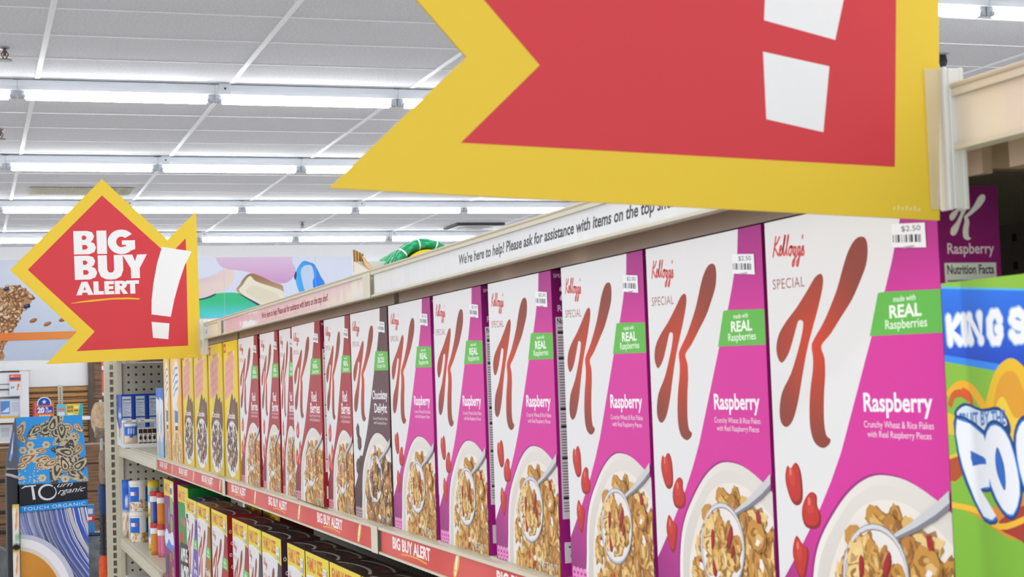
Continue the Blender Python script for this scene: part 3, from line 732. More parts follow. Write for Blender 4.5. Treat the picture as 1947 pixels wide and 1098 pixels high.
# cropped copy: a red box mostly hidden behind the one pulled forward is simply a narrower visible panel of the same carton
def place(src, used, yl, yr, label, group, xl=0.485, xr=0.485, z=Z_MID, w=0.193):
    dx, dy = xr-xl, yr-yl; L = math.hypot(dx, dy); rz = math.atan2(dy, dx); sc = L/w
    if not used:
        src.location = (xl, yl, z); src.rotation_euler = (0, 0, rz); src.scale = (sc, 1, 1); src['label'] = label; src['group'] = group; return src
    return copy_tree(src, label, (xl, yl, z), rz, (sc, 1, 1), group)
G1 = 'cereal boxes on the middle shelf'
RASPS = [(0.9215, 0.7285, 'magenta and white raspberry cereal box right beside the green snack box'),
         (1.1125, 0.9265, 'magenta and white raspberry cereal box, second from the green snack box'),
         (1.2960, 1.1190, 'magenta and white raspberry cereal box, third from the green snack box'),
         (1.5020, 1.3220, 'magenta and white raspberry cereal box, third from the brown chocolate box'),
         (1.6990, 1.5250, 'magenta and white raspberry cereal box, second from the brown chocolate box'),
         (1.8985, 1.7120, 'magenta and white raspberry cereal box right beside the brown chocolate box')]
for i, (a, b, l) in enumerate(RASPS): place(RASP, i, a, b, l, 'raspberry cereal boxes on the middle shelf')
place(CHOC, 0, 2.1040, 1.9060, 'dark brown and white chocolate cereal box between red and magenta boxes', G1)
REDS = [(2.2720, 2.1130, 0.485, 0.486, 'red and white berry cereal box right beside the brown chocolate box'),
        (2.5060, 2.2800, 0.4835, 0.4805, 'wide-looking red and white berry cereal box, second from the brown box'),
        (2.6330, 2.5150, 0.487, 0.487, 'narrow-looking red and white berry cereal box, middle of the five red ones'),
        (2.8080, 2.6420, 0.485, 0.486, 'red and white berry cereal box, second from the yellow boxes'),
        (3.0420, 2.8300, 0.485, 0.4845, 'red and white berry cereal box right beside the yellow boxes')]
for i, (a, b, xl, xr, l) in enumerate(REDS): place(REDB, i, a, b, l, 'red berry cereal boxes on the middle shelf', xl, xr)
YS = [(3.2320, 3.0600, 'yellow chocolate cereal box right beside the red boxes'), (3.4460, 3.2530, 'yellow chocolate cereal box, second from the red boxes'),
      (3.6800, 3.4700, 'yellow chocolate cereal box, third from the red boxes'), (3.8860, 3.6980, 'yellow chocolate cereal box, fourth from the red boxes')]
for i, (a, b, l) in enumerate(YS): place(YELL, i, a, b, l, 'yellow cereal boxes on the middle shelf')
for i, (a, b, l) in enumerate([(4.1270, 3.9160, 'orange and white cereal box next to the yellow chocolate boxes'), (4.2760, 4.1490, 'orange and white cereal box next to the slim blue boxes')]):
    place(PALE, i, a, b, l, 'orange cereal boxes on the middle shelf')
# slim blue and white boxes
g, F, R, T = carton(0.075, 0.184, 0.05, (226, 234, 244), (70, 140, 214), (120, 170, 224))
F.poly([(0, 184), (75, 184), (75, 150), (0, 160)], (44, 108, 206)); F.poly(smooth([(10, 20), (40, 40), (66, 90), (50, 130), (24, 100)], 4), (236, 206, 180)); F.poly([(0, 0), (75, 0), (75, 60), (30, 30), (0, 50)], (120, 186, 236)); F.poly([(20, 60), (40, 70), (36, 120), (22, 110)], (90, 150, 220)); F.rect(10, 8, 40, 40, (214, 180, 140))
SLIM = carton_thing('snack_box', g, sticker=False)
for i, (a, b, l) in enumerate([(4.468, 4.396, 'slim pale blue box behind the other slim blue box'), (4.388, 4.310, 'slim pale blue box beside the orange cereal boxes')]):
    o = place(SLIM, i, a, b, l, 'slim blue boxes on the middle shelf', w=0.075); o['category'] = 'snack box'

# ------------------------------------------------------------------ big green fruit-snack carton
W_, H_, D_ = 0.150, 0.2145, 0.045
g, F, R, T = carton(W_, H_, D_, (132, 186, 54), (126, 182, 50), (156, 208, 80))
F.grid(0, 0, 150, 215, lambda u, v: mixc((118, 178, 46), (142, 194, 64), v/215), 3, 4)
F.poly([(0, 211.8), (69, 206.4), (150, 204), (150, 158), (66, 169.3), (1, 177.4), (0, 177)], lambda u, v: mixc((22, 62, 190), (44, 122, 236), (v-165)/45.0))
F.poly([(0, 177.6), (66, 169.6), (150, 158.4), (150, 152), (66, 165), (42.2, 168.8), (0, 174.2)], (52, 140, 240))
F.poly([(0, 212.9), (69, 207.4), (150, 205), (150, 204), (69, 206.4), (0, 211.8)], (80, 190, 236))
for dw, kc, ox in ((6.8, (150, 184, 240), -0.3), (5.0, (244, 246, 252), 0.0)):
    X_ = lambda P: [(p[0]+ox, p[1]) for p in P]
    for P in ([(5.4, 196), (6.0, 184)], [(14, 196), (7, 189.6), (14.6, 184)], [(18.6, 196), (19.4, 184)], [(24, 184), (23.6, 196), (32.6, 184), (32.2, 196.4)], [(48.6, 193.6), (46.6, 196.6), (43.0, 196.6), (40.4, 193.4), (40.2, 186.8), (42.6, 183.4), (46.6, 183.4), (48.6, 186.4), (48.6, 189), (46.6, 189)],
              [(67.6, 194), (64, 196.6), (59.4, 196), (58.2, 193), (60.6, 190.6), (65.6, 189.6), (67.6, 186.6), (65.2, 183.8), (60.6, 183.6), (57.8, 186)], [(73.6, 197), (74, 184)], [(79, 197), (87, 197), (79, 184), (88, 184)], [(100, 197), (92.6, 197), (93, 184), (101, 184)], [(93, 190.6), (99, 190.6)]):
        F.stroke(X_(P), dw, kc)
F.poly(smooth([(34, 148), (36, 158), (43.3, 169.1), (53.4, 174.4), (62, 172.6), (72, 164), (82, 150), (76, 130), (50, 132)], 4), (236, 190, 40)); F.poly(smooth([(40, 146), (44, 162), (53, 168.5), (61, 165), (66, 150), (56, 138)], 4), (226, 160, 44)); F.poly(smooth([(42, 150), (48, 156), (56, 146), (64, 146), (70, 136), (50, 136)], 4), (240, 204, 60))
F.line(smooth([(1.5, 156), (7, 160), (14, 161.8), (22, 160), (29, 154), (34, 148)], 4, False), 5, (240, 178, 40)); F.line(smooth([(2.5, 151), (6, 156.4), (13, 157.8), (20, 155)], 4, False), 4, (206, 92, 34)); F.line(smooth([(14, 159.5), (20, 157), (22, 151)], 4, False), 3, (226, 84, 30))
F.poly([(0, 148), (9, 146), (11, 117), (4, 112), (0, 113)], (226, 196, 52)); F.poly([(0, 124), (9, 126), (12, 117), (4, 112.5), (0, 113)], (182, 78, 34)); F.poly([(0, 137), (9, 136), (10, 128), (0, 126)], (140, 196, 52))
F.poly(smooth([(0, 101), (20, 100.2), (42, 103), (62, 110), (90, 116), (150, 128), (150, 96), (90, 86), (59, 87), (44, 88.2), (22, 96)], 4), (226, 142, 40)); F.poly(smooth([(38, 93), (60, 104), (90, 106), (150, 112), (150, 84), (80, 80), (56, 87)], 4), (168, 56, 40))
F.line(smooth([(0, 100.6), (22, 99), (40, 92.4), (62, 98)], 4, False), 3, (240, 190, 50))
NV = (24, 60, 120)
F.poly(smooth([(7, 149), (16, 153), (30, 150), (44, 151), (52, 144), (52, 137.6), (44, 140), (31, 135), (20, 140), (8, 144)], 3), NV); F.poly(smooth([(9, 148.5), (17, 151.5), (30, 148.6), (44, 149.2), (50, 143.4), (46, 141), (31, 137), (19, 142), (10, 145.6)], 3), (214, 228, 244))
F.text('FRUIT BY THE', 10.5, 140.5, 49, 147.6, (70, 120, 190), 0.03, 0, 2.0)
Fp = [(8.5, 144.5), (30.5, 136.8), (31.6, 125.2), (19.6, 128.4), (20.4, 121.6), (32, 122.6), (33.2, 111.6), (25.5, 110.2), (37.6, 97.6), (27.3, 96.6), (15.4, 113.4), (9, 128)]
O1 = [(37, 141.5), (44.7, 141), (51.5, 134.4), (56.3, 121), (57.2, 109), (51.2, 99.2), (43, 101.4), (35, 112), (31.4, 124.6), (31.8, 135)]
def grow(p, k):
    cx = sum(q[0] for q in p)/len(p); cy = sum(q[1] for q in p)/len(p); o = []
    for x, y in p:
        l = math.hypot(x-cx, y-cy); o.append((x+(x-cx)/l*k, y+(y-cy)/l*k))
    return o
O2 = [(p[0]+25.5, p[1]+2.6) for p in O1]; Tt = [(80, 147), (118, 152), (118, 141), (106, 139.5), (104, 104), (93, 102), (94, 137.5), (80, 135)]
for p in (Fp, O1, O2, Tt): F.poly(grow(smooth(p, 3), 2.6), NV)
for p in (Fp, O1, O2, Tt): F.poly(grow(smooth(p, 3), 0.9), (44, 130, 220))
for p in (Fp, O1, O2, Tt): F.poly(smooth(p, 2), (238, 241, 247))
for dx, dy in ((0, 0), (25.5, 2.6)):
    q = tf(smooth([(41.4, 130.6), (44.6, 125.1), (46.3, 116.4), (45.3, 111.1), (41.5, 116.9), (39.7, 125.0)], 3), 1, 1, dx, dy)
    F.poly(grow(q, 0.8), NV); F.poly(q, (38, 108, 206))
F.poly([(18.6, 129), (30, 126), (31.2, 123.2), (20, 121.2)], (38, 100, 196))
t = thing('fruit_snack_box', 'green and blue king size fruit snack box standing in front of the magenta boxes', 'snack box', (0.4775, 0.7168, Z_MID), -math.pi/2)
obj('carton', g.mesh('carton', M_CARD), t)

# ------------------------------------------------------------------ family size boxes on the lower shelf
def family(base, dark, words, tagw, topc, seed, berries, pal, extras):
    W, HH, D = 0.193, 0.3005, 0.066
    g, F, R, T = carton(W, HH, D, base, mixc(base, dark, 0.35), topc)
    F2 = Art(g, (0, 0, 0), (1, 0, 0), (0, 0, 1), 193, 264)
    special_front(F2, base, dark, words, tagw, seed, pal, extras, berries)
    F.lv = F2.lv
    F.rect(0, 262, 193, 301, (236, 234, 236)); F.poly([(0, 301), (193, 301), (193, 257), (160, 260), (110, 266), (60, 268), (0, 265)], (238, 216, 44))
    F.text('FAMILY SIZE', 14, 272, 140, 294, (206, 78, 44), 0.03)
    for i, z in enumerate((268, 245, 222, 198, 170)): R.ell(6+(i % 2)*3, z, 2.6, 3.6, (226, 222, 226)); R.ell(6+(i % 2)*3, z, 1.3, 2.2, mixc(base, dark, .3))
    for k in range(2): T.line(smooth([(8, 10+k*34), (60, 24+k*30), (130, 26+k*30), (186, 14+k*34)], 4, False), 4.5, (214, 206, 206))
    T.text("Kellogg's", 96, 36, 150, 50, mixc(topc, (220, 90, 110), 0.7), 0.02, 0.4); T.text('Special', 40, 8, 92, 20, mixc(topc, (255, 255, 255), 0.35), 0.0); T.ell(170, 40, 14, 6, mixc(topc, (210, 80, 110), 0.6))
    t = thing('cereal_box', '', 'cereal box'); obj('carton', g.mesh('carton', M_CARD), t)
    g = Geo(); A = Art(g, (0, 0, 0), (1, 0, 0), (0, 0, 1), 193, 301, lift=0.0008)
    A.rect(150, 262, 178, 286, (236, 238, 244))
    for i in range(7): A.rect(152+i*3.6, 264, 153.8+i*3.6, 272, (60, 80, 150))
    A.text('$3.95', 154, 276, 174, 283, (90, 90, 110))
    obj('price_sticker', g.mesh('price_sticker', M_CARD), t)
    return t
FV = family((112, 76, 190), (70, 44, 140), ['Blue', 'Berries'], ['made with', 'REAL', 'Blueberries'], (70, 60, 110), 41, 's', GOLD, None)
FO = family((168, 110, 38), (120, 74, 24), ['Vanilla', 'Almond'], ['made with', 'REAL', 'Almonds'], (150, 112, 74), 42, 'c', GOLD, None)
FR = family((178, 38, 44), (130, 22, 34), ['Red', 'Berries'], ['made with', 'REAL', 'Strawberries'], (112, 42, 46), 43, 's', GOLD, [(200, 60, 52)])
FC = family((84, 54, 66), (52, 30, 40), ['Chocolatey', 'Delight'], ['made with', 'REAL', 'Chocolate'], (66, 46, 42), 44, 'c', CHG, [(70, 40, 32)])
GF = 'family size cereal boxes on the lower shelf'
XFAM = 0.485
FAMS = [(FV, 0, 3.874, 3.690, 'violet and white family size box next to the green family size box'),
        (FO, 0, 3.684, 3.482, 'ochre brown and white family size box between violet and red ones'),
        (FR, 0, 3.455, 3.240, 'red and white family size box next to the ochre brown one'),
        (FR, 1, 3.172, 2.990, 'red and white family size box next to the brown family size boxes'),
        (FC, 0, 2.984, 2.846, 'narrow-looking brown family size box next to the red one'),
        (FC, 1, 2.838, 2.656, 'dark brown family size box, second from the red family size box'),
        (FC, 1, 2.600, 2.459, 'dark brown family size box, third from the red family size box'),
        (FC, 1, 2.452, 2.284, 'dark brown family size box, fourth from the red family size box'),
        (FC, 1, 2.278, 2.086, 'dark brown family size box, fifth from the red family size box'),
        (FC, 1, 2.080, 1.892, 'dark brown family size box at the bottom edge, last visible of its row')]
for src, used, a, b, l in FAMS: place(src, used, a, b, l, GF, XFAM, XFAM, Z_LOW)
for i, (a, b, s, l) in enumerate([(3.56, 3.36, FR, 'family size box with yellow band in the second row behind the red one'), (3.34, 3.15, FR, 'family size box in the second row behind the second red one')]):
    place(s, 1, a, b, l, 'family size boxes in the second row', 0.575, 0.575, Z_LOW)
# purple and green family boxes
g, F, R, T = carton(0.193, 0.324, 0.085, (146, 26, 112), (150, 18, 104), (120, 40, 84))
F.poly([(0, 324), (193, 324), (193, 272), (120, 284), (0, 280)], (238, 206, 40)); F.text('FAMILY SIZE', 12, 292, 140, 314, (214, 120, 40), 0.03)
F.poly([(120, 240), (170, 240), (170, 318), (120, 314)], (226, 236, 232)); F.rect(124, 240, 166, 282, (110, 196, 60)); F.rect(124, 290, 160, 306, (60, 110, 190))
F.line([(40, 260), (48, 214), (44, 196)], 14, (70, 150, 110)); F.ell(92, 232, 16, 22, (150, 130, 210)); F.ell(140, 214, 22, 22, (120, 190, 70)); F.ell(110, 250, 12, 12, (180, 40, 130))
F.poly(smooth([(0, 180), (40, 196), (90, 186), (160, 196), (180, 160), (120, 156), (80, 168), (40, 150), (0, 158)], 4), (226, 232, 248)); F.poly(smooth([(0, 160), (40, 156), (80, 172), (130, 162), (176, 164), (150, 146), (60, 148)], 4), (80, 130, 220))
F.poly(smooth([(20, 120), (70, 130), (80, 90), (60, 40), (24, 60)], 4), (54, 52, 74)); F.poly(smooth([(20, 80), (60, 60), (90, 30), (40, 0), (6, 10)], 4), (190, 40, 80))
for x, y, c in ((110, 128, (236, 120, 60)), (150, 96, (240, 170, 50)), (124, 64, (240, 190, 60)), (100, 30, (120, 90, 200)), (140, 20, (236, 110, 60)), (160, 140, (90, 180, 90)), (130, 8, (200, 60, 150))): F.ell(x, y, 13, 13, c); F.ell(x, y, 5, 5, (150, 30, 110))
t = thing('cereal_box', 'purple family size cereal box with yellow band beside the sprinkle jars', 'cereal box', (0.485, 4.326, Z_LOW), -math.pi/2, GF); t.scale = (0.21/0.193, 1, 1)
obj('carton', g.mesh('carton', M_CARD), t)
g, F, R, T = carton(0.193, 0.322, 0.10, (52, 150, 62), (30, 136, 56), (40, 110, 52))
F.poly([(0, 322), (193, 322), (193, 262), (120, 284), (0, 282)], (238, 206, 40)); F.text('FAMILY SIZE', 12, 288, 130, 310, (214, 120, 40), 0.03); F.rect(140, 252, 180, 282, (236, 238, 240))
F.text("Kellogg's", 50, 226, 150, 250, (216, 80, 120), 0.03, 0.3)
F.ell(60, 196, 30, 18, (206, 40, 44)); F.ell(120, 208, 18, 12, (60, 130, 50))
F.poly(smooth([(16, 172), (100, 186), (180, 176), (184, 60), (100, 66), (20, 56)], 4), (34, 40, 40))
F.text('APPLE', 30, 140, 160, 172, (232, 236, 232), 0.05, 0, 6); F.text('JACKS', 24, 76, 176, 132, (236, 240, 240), 0.06, 0, 6)
F.ell(80, 40, 40, 22, (206, 46, 40)); F.ell(120, 30, 26, 16, (70, 150, 60)); F.poly([(20, 0), (170, 0), (150, 22), (60, 26)], (236, 232, 226))
for i in range(4): F.rect(26+i*38, 2, 46+i*38, 14, (196, 90, 60))
R.text("Kellogg's", 22, 284, 82, 302, (222, 96, 140), 0.035, 0.3); R.ell(50, 280, 14, 5, (60, 30, 30))
t = thing('cereal_box', 'green family size cereal box with yellow band beside the purple one', 'cereal box', (0.485, 4.030, Z_LOW), -math.pi/2, GF)
obj('carton', g.mesh('carton', M_CARD), t)

# ------------------------------------------------------------------ end bay goods
def facing_panel(g, x0, y, z0, w, h, lift=0.00012):      # art facing the aisle camera side (-y)
    return Art(g, (x0, y, z0), (1, 0, 0), (0, 0, 1), w*1000, h*1000, lift=lift)
# three blue cookie boxes, one behind another; their back panels face along the aisle
def blue_box():
    w, d, h = 0.0420, 0.19, 0.169
    t = thing('cookie_box', '', 'snack box')
    g = Geo(); g.box(0, w, 0, d, 0, h, (34, 74, 176), bev=0.0009)
    A = facing_panel(g, 0, 0, 0, w, h); A.rect(2.5, 96, 31, 162, (206, 216, 232)); A.rect(2.5, 20, 31, 92, (206, 216, 232))
    A.rect(4, 150, 29.5, 153, (60, 80, 130))
    for i in range(22): A.rect(4, 145-i*5.4, 12+(i*7 % 17), 146.6-i*5.4, (120, 140, 180))
    A.line([(2.5, 141), (31, 141)], 1.2, (44, 70, 150))
    L = Art(g, (0, d, 0), (0, -1, 0), (0, 0, 1), d*1000, h*1000)
    L.poly([(0, 0), (200, 0), (200, 70), (110, 40), (0, 90)], (240, 240, 246)); L.ell(120, 100, 60, 26, (60, 130, 220)); [L.ell(80+k*16, 100+4*math.sin(k*2), 7, 9, (246, 240, 244)) for k in range(6)]; L.ell(150, 60, 20, 16, (214, 120, 150)); L.ell(100, 40, 30, 18, (214, 170, 110))
    obj('carton', g.mesh('carton', M_CARD), t); return t
B0 = blue_box()
for i, l in enumerate(['blue cookie box nearest the slotted post on the middle shelf', 'middle one of three blue cookie boxes on the middle shelf', 'blue cookie box next to the slim pale boxes on the middle shelf']):
    loc = (0.4755+i*0.0432, 5.40, Z_MID)
    if i == 0: B0.location = loc; B0['label'] = l; B0['group'] = 'blue cookie boxes'
    else: copy_tree(B0, l, loc, 0, group='blue cookie boxes')
# white display tray with a cookie pouch and slim packets
t = thing('snack_tray', 'white open display tray on the middle shelf in front of the blue boxes', 'tray', (0.4685, 5.24, Z_MID))
g = Geo(); g.box(0, 0.105, 0, 0.14, 0, 0.003, (232, 232, 236)); g.box(0, 0.105, 0.137, 0.14, 0.003, 0.06, (232, 232, 236)); g.box(0, 0.105, 0, 0.003, 0.003, 0.012, (232, 232, 236)); g.box(0, 0.002, 0.003, 0.137, 0.003, 0.012, (232, 232, 236)); g.box(0.103, 0.105, 0.003, 0.137, 0.003, 0.03, (232, 232, 236))
obj('tray_body', g.mesh('tray_body', M_CARD), t)
def pouch(w, h, d, fn, mat=M_FILM):
    """pillow packet standing up: local x width, y depth, z height"""
    g = Geo(); nx, nz = 10, 12
    def P(i, j, s):
        u, v = i/nx, j/nz; b = (math.sin(math.pi*u)**0.6)*(math.sin(math.pi*min(1, v*1.0))**0.5)
        return (u*w, s*d*0.5*b, v*h)
    for s in (-1, 1):
        for i in range(nx):
            for j in range(nz):
                q = [P(i, j, s), P(i+1, j, s), P(i+1, j+1, s), P(i, j+1, s)]
                g.face(q if s < 0 else q[::-1], (lambda p: fn(p[0]/w, p[2]/h)), 0, True)
    return g.mesh('packet', mat, weld=True)
def cookie_fn(u, v):
    if v > 0.88: return (226, 236, 246)
    if v > 0.42+0.06*math.sin(u*9): return (30, 104, 206) if not (0.55 < v < 0.8 and 0.15 < u < 0.85 and math.sin(u*30) > -0.2) else (214, 220, 240)
    return (232, 214, 186) if math.sin(u*21)*math.sin(v*37) < 0.55 else (74, 50, 40)
o = obj('cookie_pouch', pouch(0.040, 0.073, 0.03, cookie_fn), None, (0.4712, 5.27, Z_MID+0.0035)); tag(o, 'blue and cream cookie pouch standing in the white tray', 'cookies')
g = Geo()
for i, (x0, x1, y0, y1, z0, z1, c) in enumerate([(0, 0.014, -0.008, 0.008, 0.001, 0.056, (226, 222, 216))]): g.box(x0, x1, y0, y1, z0, z1, c, bev=0.003)
A = facing_panel(g, 0, -0.008, 0.001, 0.014, 0.055); A.rect(1, 40, 13, 54, (60, 38, 34)); A.rect(1, 1, 13, 12, (70, 46, 38)); A.ell(7, 26, 4.5, 7, (52, 44, 44)); A.rect(4, 14, 10, 18, (222, 190, 120)); A.rect(0.5, 54.2, 13.5, 55, (240, 240, 240)); A.line([(3, 36), (11, 34)], 2, (60, 60, 66))
PKT = thing('snack_packet', '', 'snack packet'); obj('wrapper', g.mesh('wrapper', M_CARD), PKT)
for i, l in enumerate(['dark and white slim snack packet beside the blue cookie pouch', 'second dark and white snack packet from the blue cookie pouch', 'third dark and white snack packet from the blue cookie pouch', 'fourth dark and white snack packet, farthest from the cookie pouch']):
    loc = (0.5135+i*0.0142, 5.265, Z_MID+0.0022)
    if i == 0: PKT.location = loc; PKT['label'] = l; PKT['group'] = 'slim snack packets in the white tray'
    else: copy_tree(PKT, l, loc, 0, group='slim snack packets in the white tray')
g = Geo(); g.box(0, 0.105, 0, 0.03, 0, 0.010, (240, 238, 236), bev=0.002); A = facing_panel(g, 0, 0, 0, 0.105, 0.01)
for x in (14, 20, 26, 46, 60, 66): A.ell(x, 6, 3, 2, (176, 130, 100))
o = obj('tray_header', g.mesh('tray_header', M_CARD), bpy.data.objects['snack_tray'], (0, 0.06, 0.077))
g = Geo(); g.box(0, 0.003, 0.06, 0.09, 0.012, 0.077, (232, 232, 236)); g.box(0.102, 0.105, 0.06, 0.09, 0.03, 0.077, (232, 232, 236)); obj('tray_stay', g.mesh('tray_stay', M_CARD), bpy.data.objects['snack_tray'])
# lower shelf of the end bay: blue pouches, tubs, yellow pouches, sprinkle jars
ZL = Z_LOWFAR
def bluepouch_fn(u, v):
    if v > 0.9: return (60, 120, 214)
    if v > 0.45: return (30, 98, 208) if not (0.58 < v < 0.72 and 0.2 < u < 0.8) else ((226, 110, 146) if u > 0.5 else (226, 232, 246))
    return (236, 226, 210) if math.sin(u*17)*math.sin(v*23) < 0.3 else (196, 140, 90)
for i, l in enumerate(['blue cookie pouch standing next to the slotted post on the lower shelf', 'blue cookie pouch between the post pouch and the round tubs']):
    o = obj('cookie_pouch', pouch(0.034, 0.19, 0.03, bluepouch_fn), None, (0.4800+i*0.012, 5.50-i*0.08, ZL+0.0005)); tag(o, l, 'cookies', 'blue pouches on the lower shelf')
def tub(label, loc, r=0.0305, h=0.098):
    t = thing('cookie_tub', label, 'tub', loc, group='clear cookie tubs on the lower shelf')
    g = Geo(); rng = random.Random(int(loc[2]*1000)); segs = 60; rows = 22
    ck = [(rng.uniform(0, 6.28), rng.uniform(0.004, 0.040), rng.uniform(0.006, 0.010), rng.choice([(222, 190, 140), (206, 160, 110), (232, 208, 170)])) for _ in range(34)]
    def colr(a, z):
        u = (a % 2.09)/2.09
        if 0.030 < z < 0.078 and u < 0.62:
            if 0.052 < z < 0.062 and 0.12 < u < 0.5: return (226, 90, 130) if u > 0.36 else (232, 236, 246)
            return (34, 108, 210)
        c = (238, 232, 226)
        for (ca, cz, cr, cc) in ck:
            d = abs((a-ca+math.pi) % (2*math.pi)-math.pi)*r
            q = (d*d+(z-cz)**2)
            if q < cr*cr: c = cc if q < (cr*0.8)**2 else mixc(cc, (150, 96, 50), 0.6)
        return c
    hb_ = 0.086
    for q in range(rows):
        a, b = hb_*q/rows, hb_*(q+1)/rows
        for k in range(segs):
            t0, t1 = 2*math.pi*k/segs, 2*math.pi*(k+1)/segs
            g.face([(r*math.cos(t0), r*math.sin(t0), a), (r*math.cos(t1), r*math.sin(t1), a), (r*math.cos(t1), r*math.sin(t1), b), (r*math.cos(t0), r*math.sin(t0), b)], colr((t0+t1)/2+0.9, (a+b)/2), 0, True)
    g.face([(r*math.cos(2*math.pi*k/segs), r*math.sin(2*math.pi*k/segs), 0) for k in range(segs)][::-1], (226, 220, 210))
    obj('tub_body', g.mesh('tub_body', M_FILM, weld=True), t)
    g = Geo(); g.lathe([(r+0.0006, 0.084), (r+0.0015, 0.086), (r+0.0015, 0.096), (r-0.002, 0.098), (0, 0.098)], 30, cols=[(236, 232, 228)]*4); obj('lid', g.mesh('lid', M_FILM), t)
    return t
tub('round clear cookie tub on top of the other tub', (0.5165, 5.31, ZL+0.0985)); tub('round clear cookie tub under the other tub on the lower shelf', (0.5165, 5.31, ZL+0.0002))
tub('round clear cookie tub behind the yellow pouches', (0.586, 5.34, ZL+0.0002))
def yellow_fn(u, v): return (236, 206, 70) if abs(v-0.5) > 0.28 or math.sin(u*13+v*9) > 0.5 else ((90, 180, 226) if v > 0.35 else (240, 236, 240))
for i, (l, x, y, z) in enumerate([('yellow and pale blue pouch on top of the other yellow pouch', 0.5120, 5.00, ZL+0.106), ('yellow and pale blue pouch on the shelf beside the pink jar', 0.5120, 5.00, ZL+0.0005)]):
    o = obj('candy_pouch', pouch(0.034, 0.105, 0.03, yellow_fn), None, (x, y, z)); tag(o, l, 'candy pouch', 'yellow pouches on the lower shelf')
def jar(label, loc, cols):
    t = thing('sprinkle_jar', label, 'jar', loc, group='red lidded sprinkle jars'); r = 0.0145
    g = Geo(); segs = 24
    for a, b in ((0, 0.016), (0.016, 0.032), (0.032, 0.048), (0.048, 0.062)):
        for k in range(segs):
            t0, t1 = 2*math.pi*k/segs, 2*math.pi*(k+1)/segs
            g.face([(r*math.cos(t0), r*math.sin(t0), a), (r*math.cos(t1), r*math.sin(t1), a), (r*math.cos(t1), r*math.sin(t1), b), (r*math.cos(t0), r*math.sin(t0), b)], cols[(k*len(cols)//segs) % len(cols)], 0, True)
    g.face([(r*math.cos(2*math.pi*k/segs), r*math.sin(2*math.pi*k/segs), 0) for k in range(segs)][::-1], cols[0])
    obj('jar_body', g.mesh('jar_body', M_FILM, weld=True), t)
    g = Geo(); g.lathe([(r+0.0008, 0.0621), (r+0.0008, 0.078), (r, 0.079)], segs, cols=[(240, 232, 232)]*2); obj('label_band', g.mesh('label_band', M_FILM, weld=True), t)
    g = Geo(); g.lathe([(r+0.0015, 0.0791), (r+0.0018, 0.090), (r, 0.0925), (0, 0.0925)], segs); obj('lid', g.mesh('lid', M_REDLID), t)
jar('red lidded sprinkle jar with blue sprinkles, topmost beside the yellow pouch', (0.5185, 4.86, ZL+0.0935), [(70, 90, 170), (120, 130, 180), (60, 80, 150)])
jar('red lidded sprinkle jar with orange and green sprinkles beside the purple box', (0.5300, 4.78, ZL+0.0935), [(100, 100, 160), (226, 140, 50), (80, 130, 90), (226, 130, 40), (230, 136, 44), (226, 130, 40)])
jar('red lidded sprinkle jar with orange sprinkles at the bottom behind the pink jar', (0.5185, 4.86, ZL+0.0004), [(226, 150, 80), (220, 140, 60)])
jar('red lidded sprinkle jar with pink sprinkles at the bottom', (0.5300, 4.78, ZL+0.0004), [(236, 120, 160), (230, 100, 150), (240, 150, 180)])
# white cartons on the bottom shelf of the end bay
g, F, R, T = carton(0.08, 0.20, 0.07, (226, 228, 234), (220, 224, 232), (214, 216, 222)); F.rect(20, 120, 50, 160, (60, 90, 170)); F.rect(20, 60, 60, 66, (120, 120, 140))
WB = thing('white_carton', '', 'carton'); obj('carton', g.mesh('carton', M_CARD), WB)
for i, (x, y, l) in enumerate([(0.4868, 5.50, 'white carton beside the slotted post on the bottom shelf'), (0.4868, 5.40, 'second white carton from the slotted post on the bottom shelf'), (0.575, 5.45, 'white carton in the back row of the bottom shelf')]):
    loc = (x, y, H-0.80+0.0002)
    if i == 0: WB.location = loc; WB.rotation_euler = (0, 0, -math.pi/2); WB['label'] = l; WB['group'] = 'white cartons on the bottom shelf'
    else: copy_tree(WB, l, loc, -math.pi/2, group='white cartons on the bottom shelf')

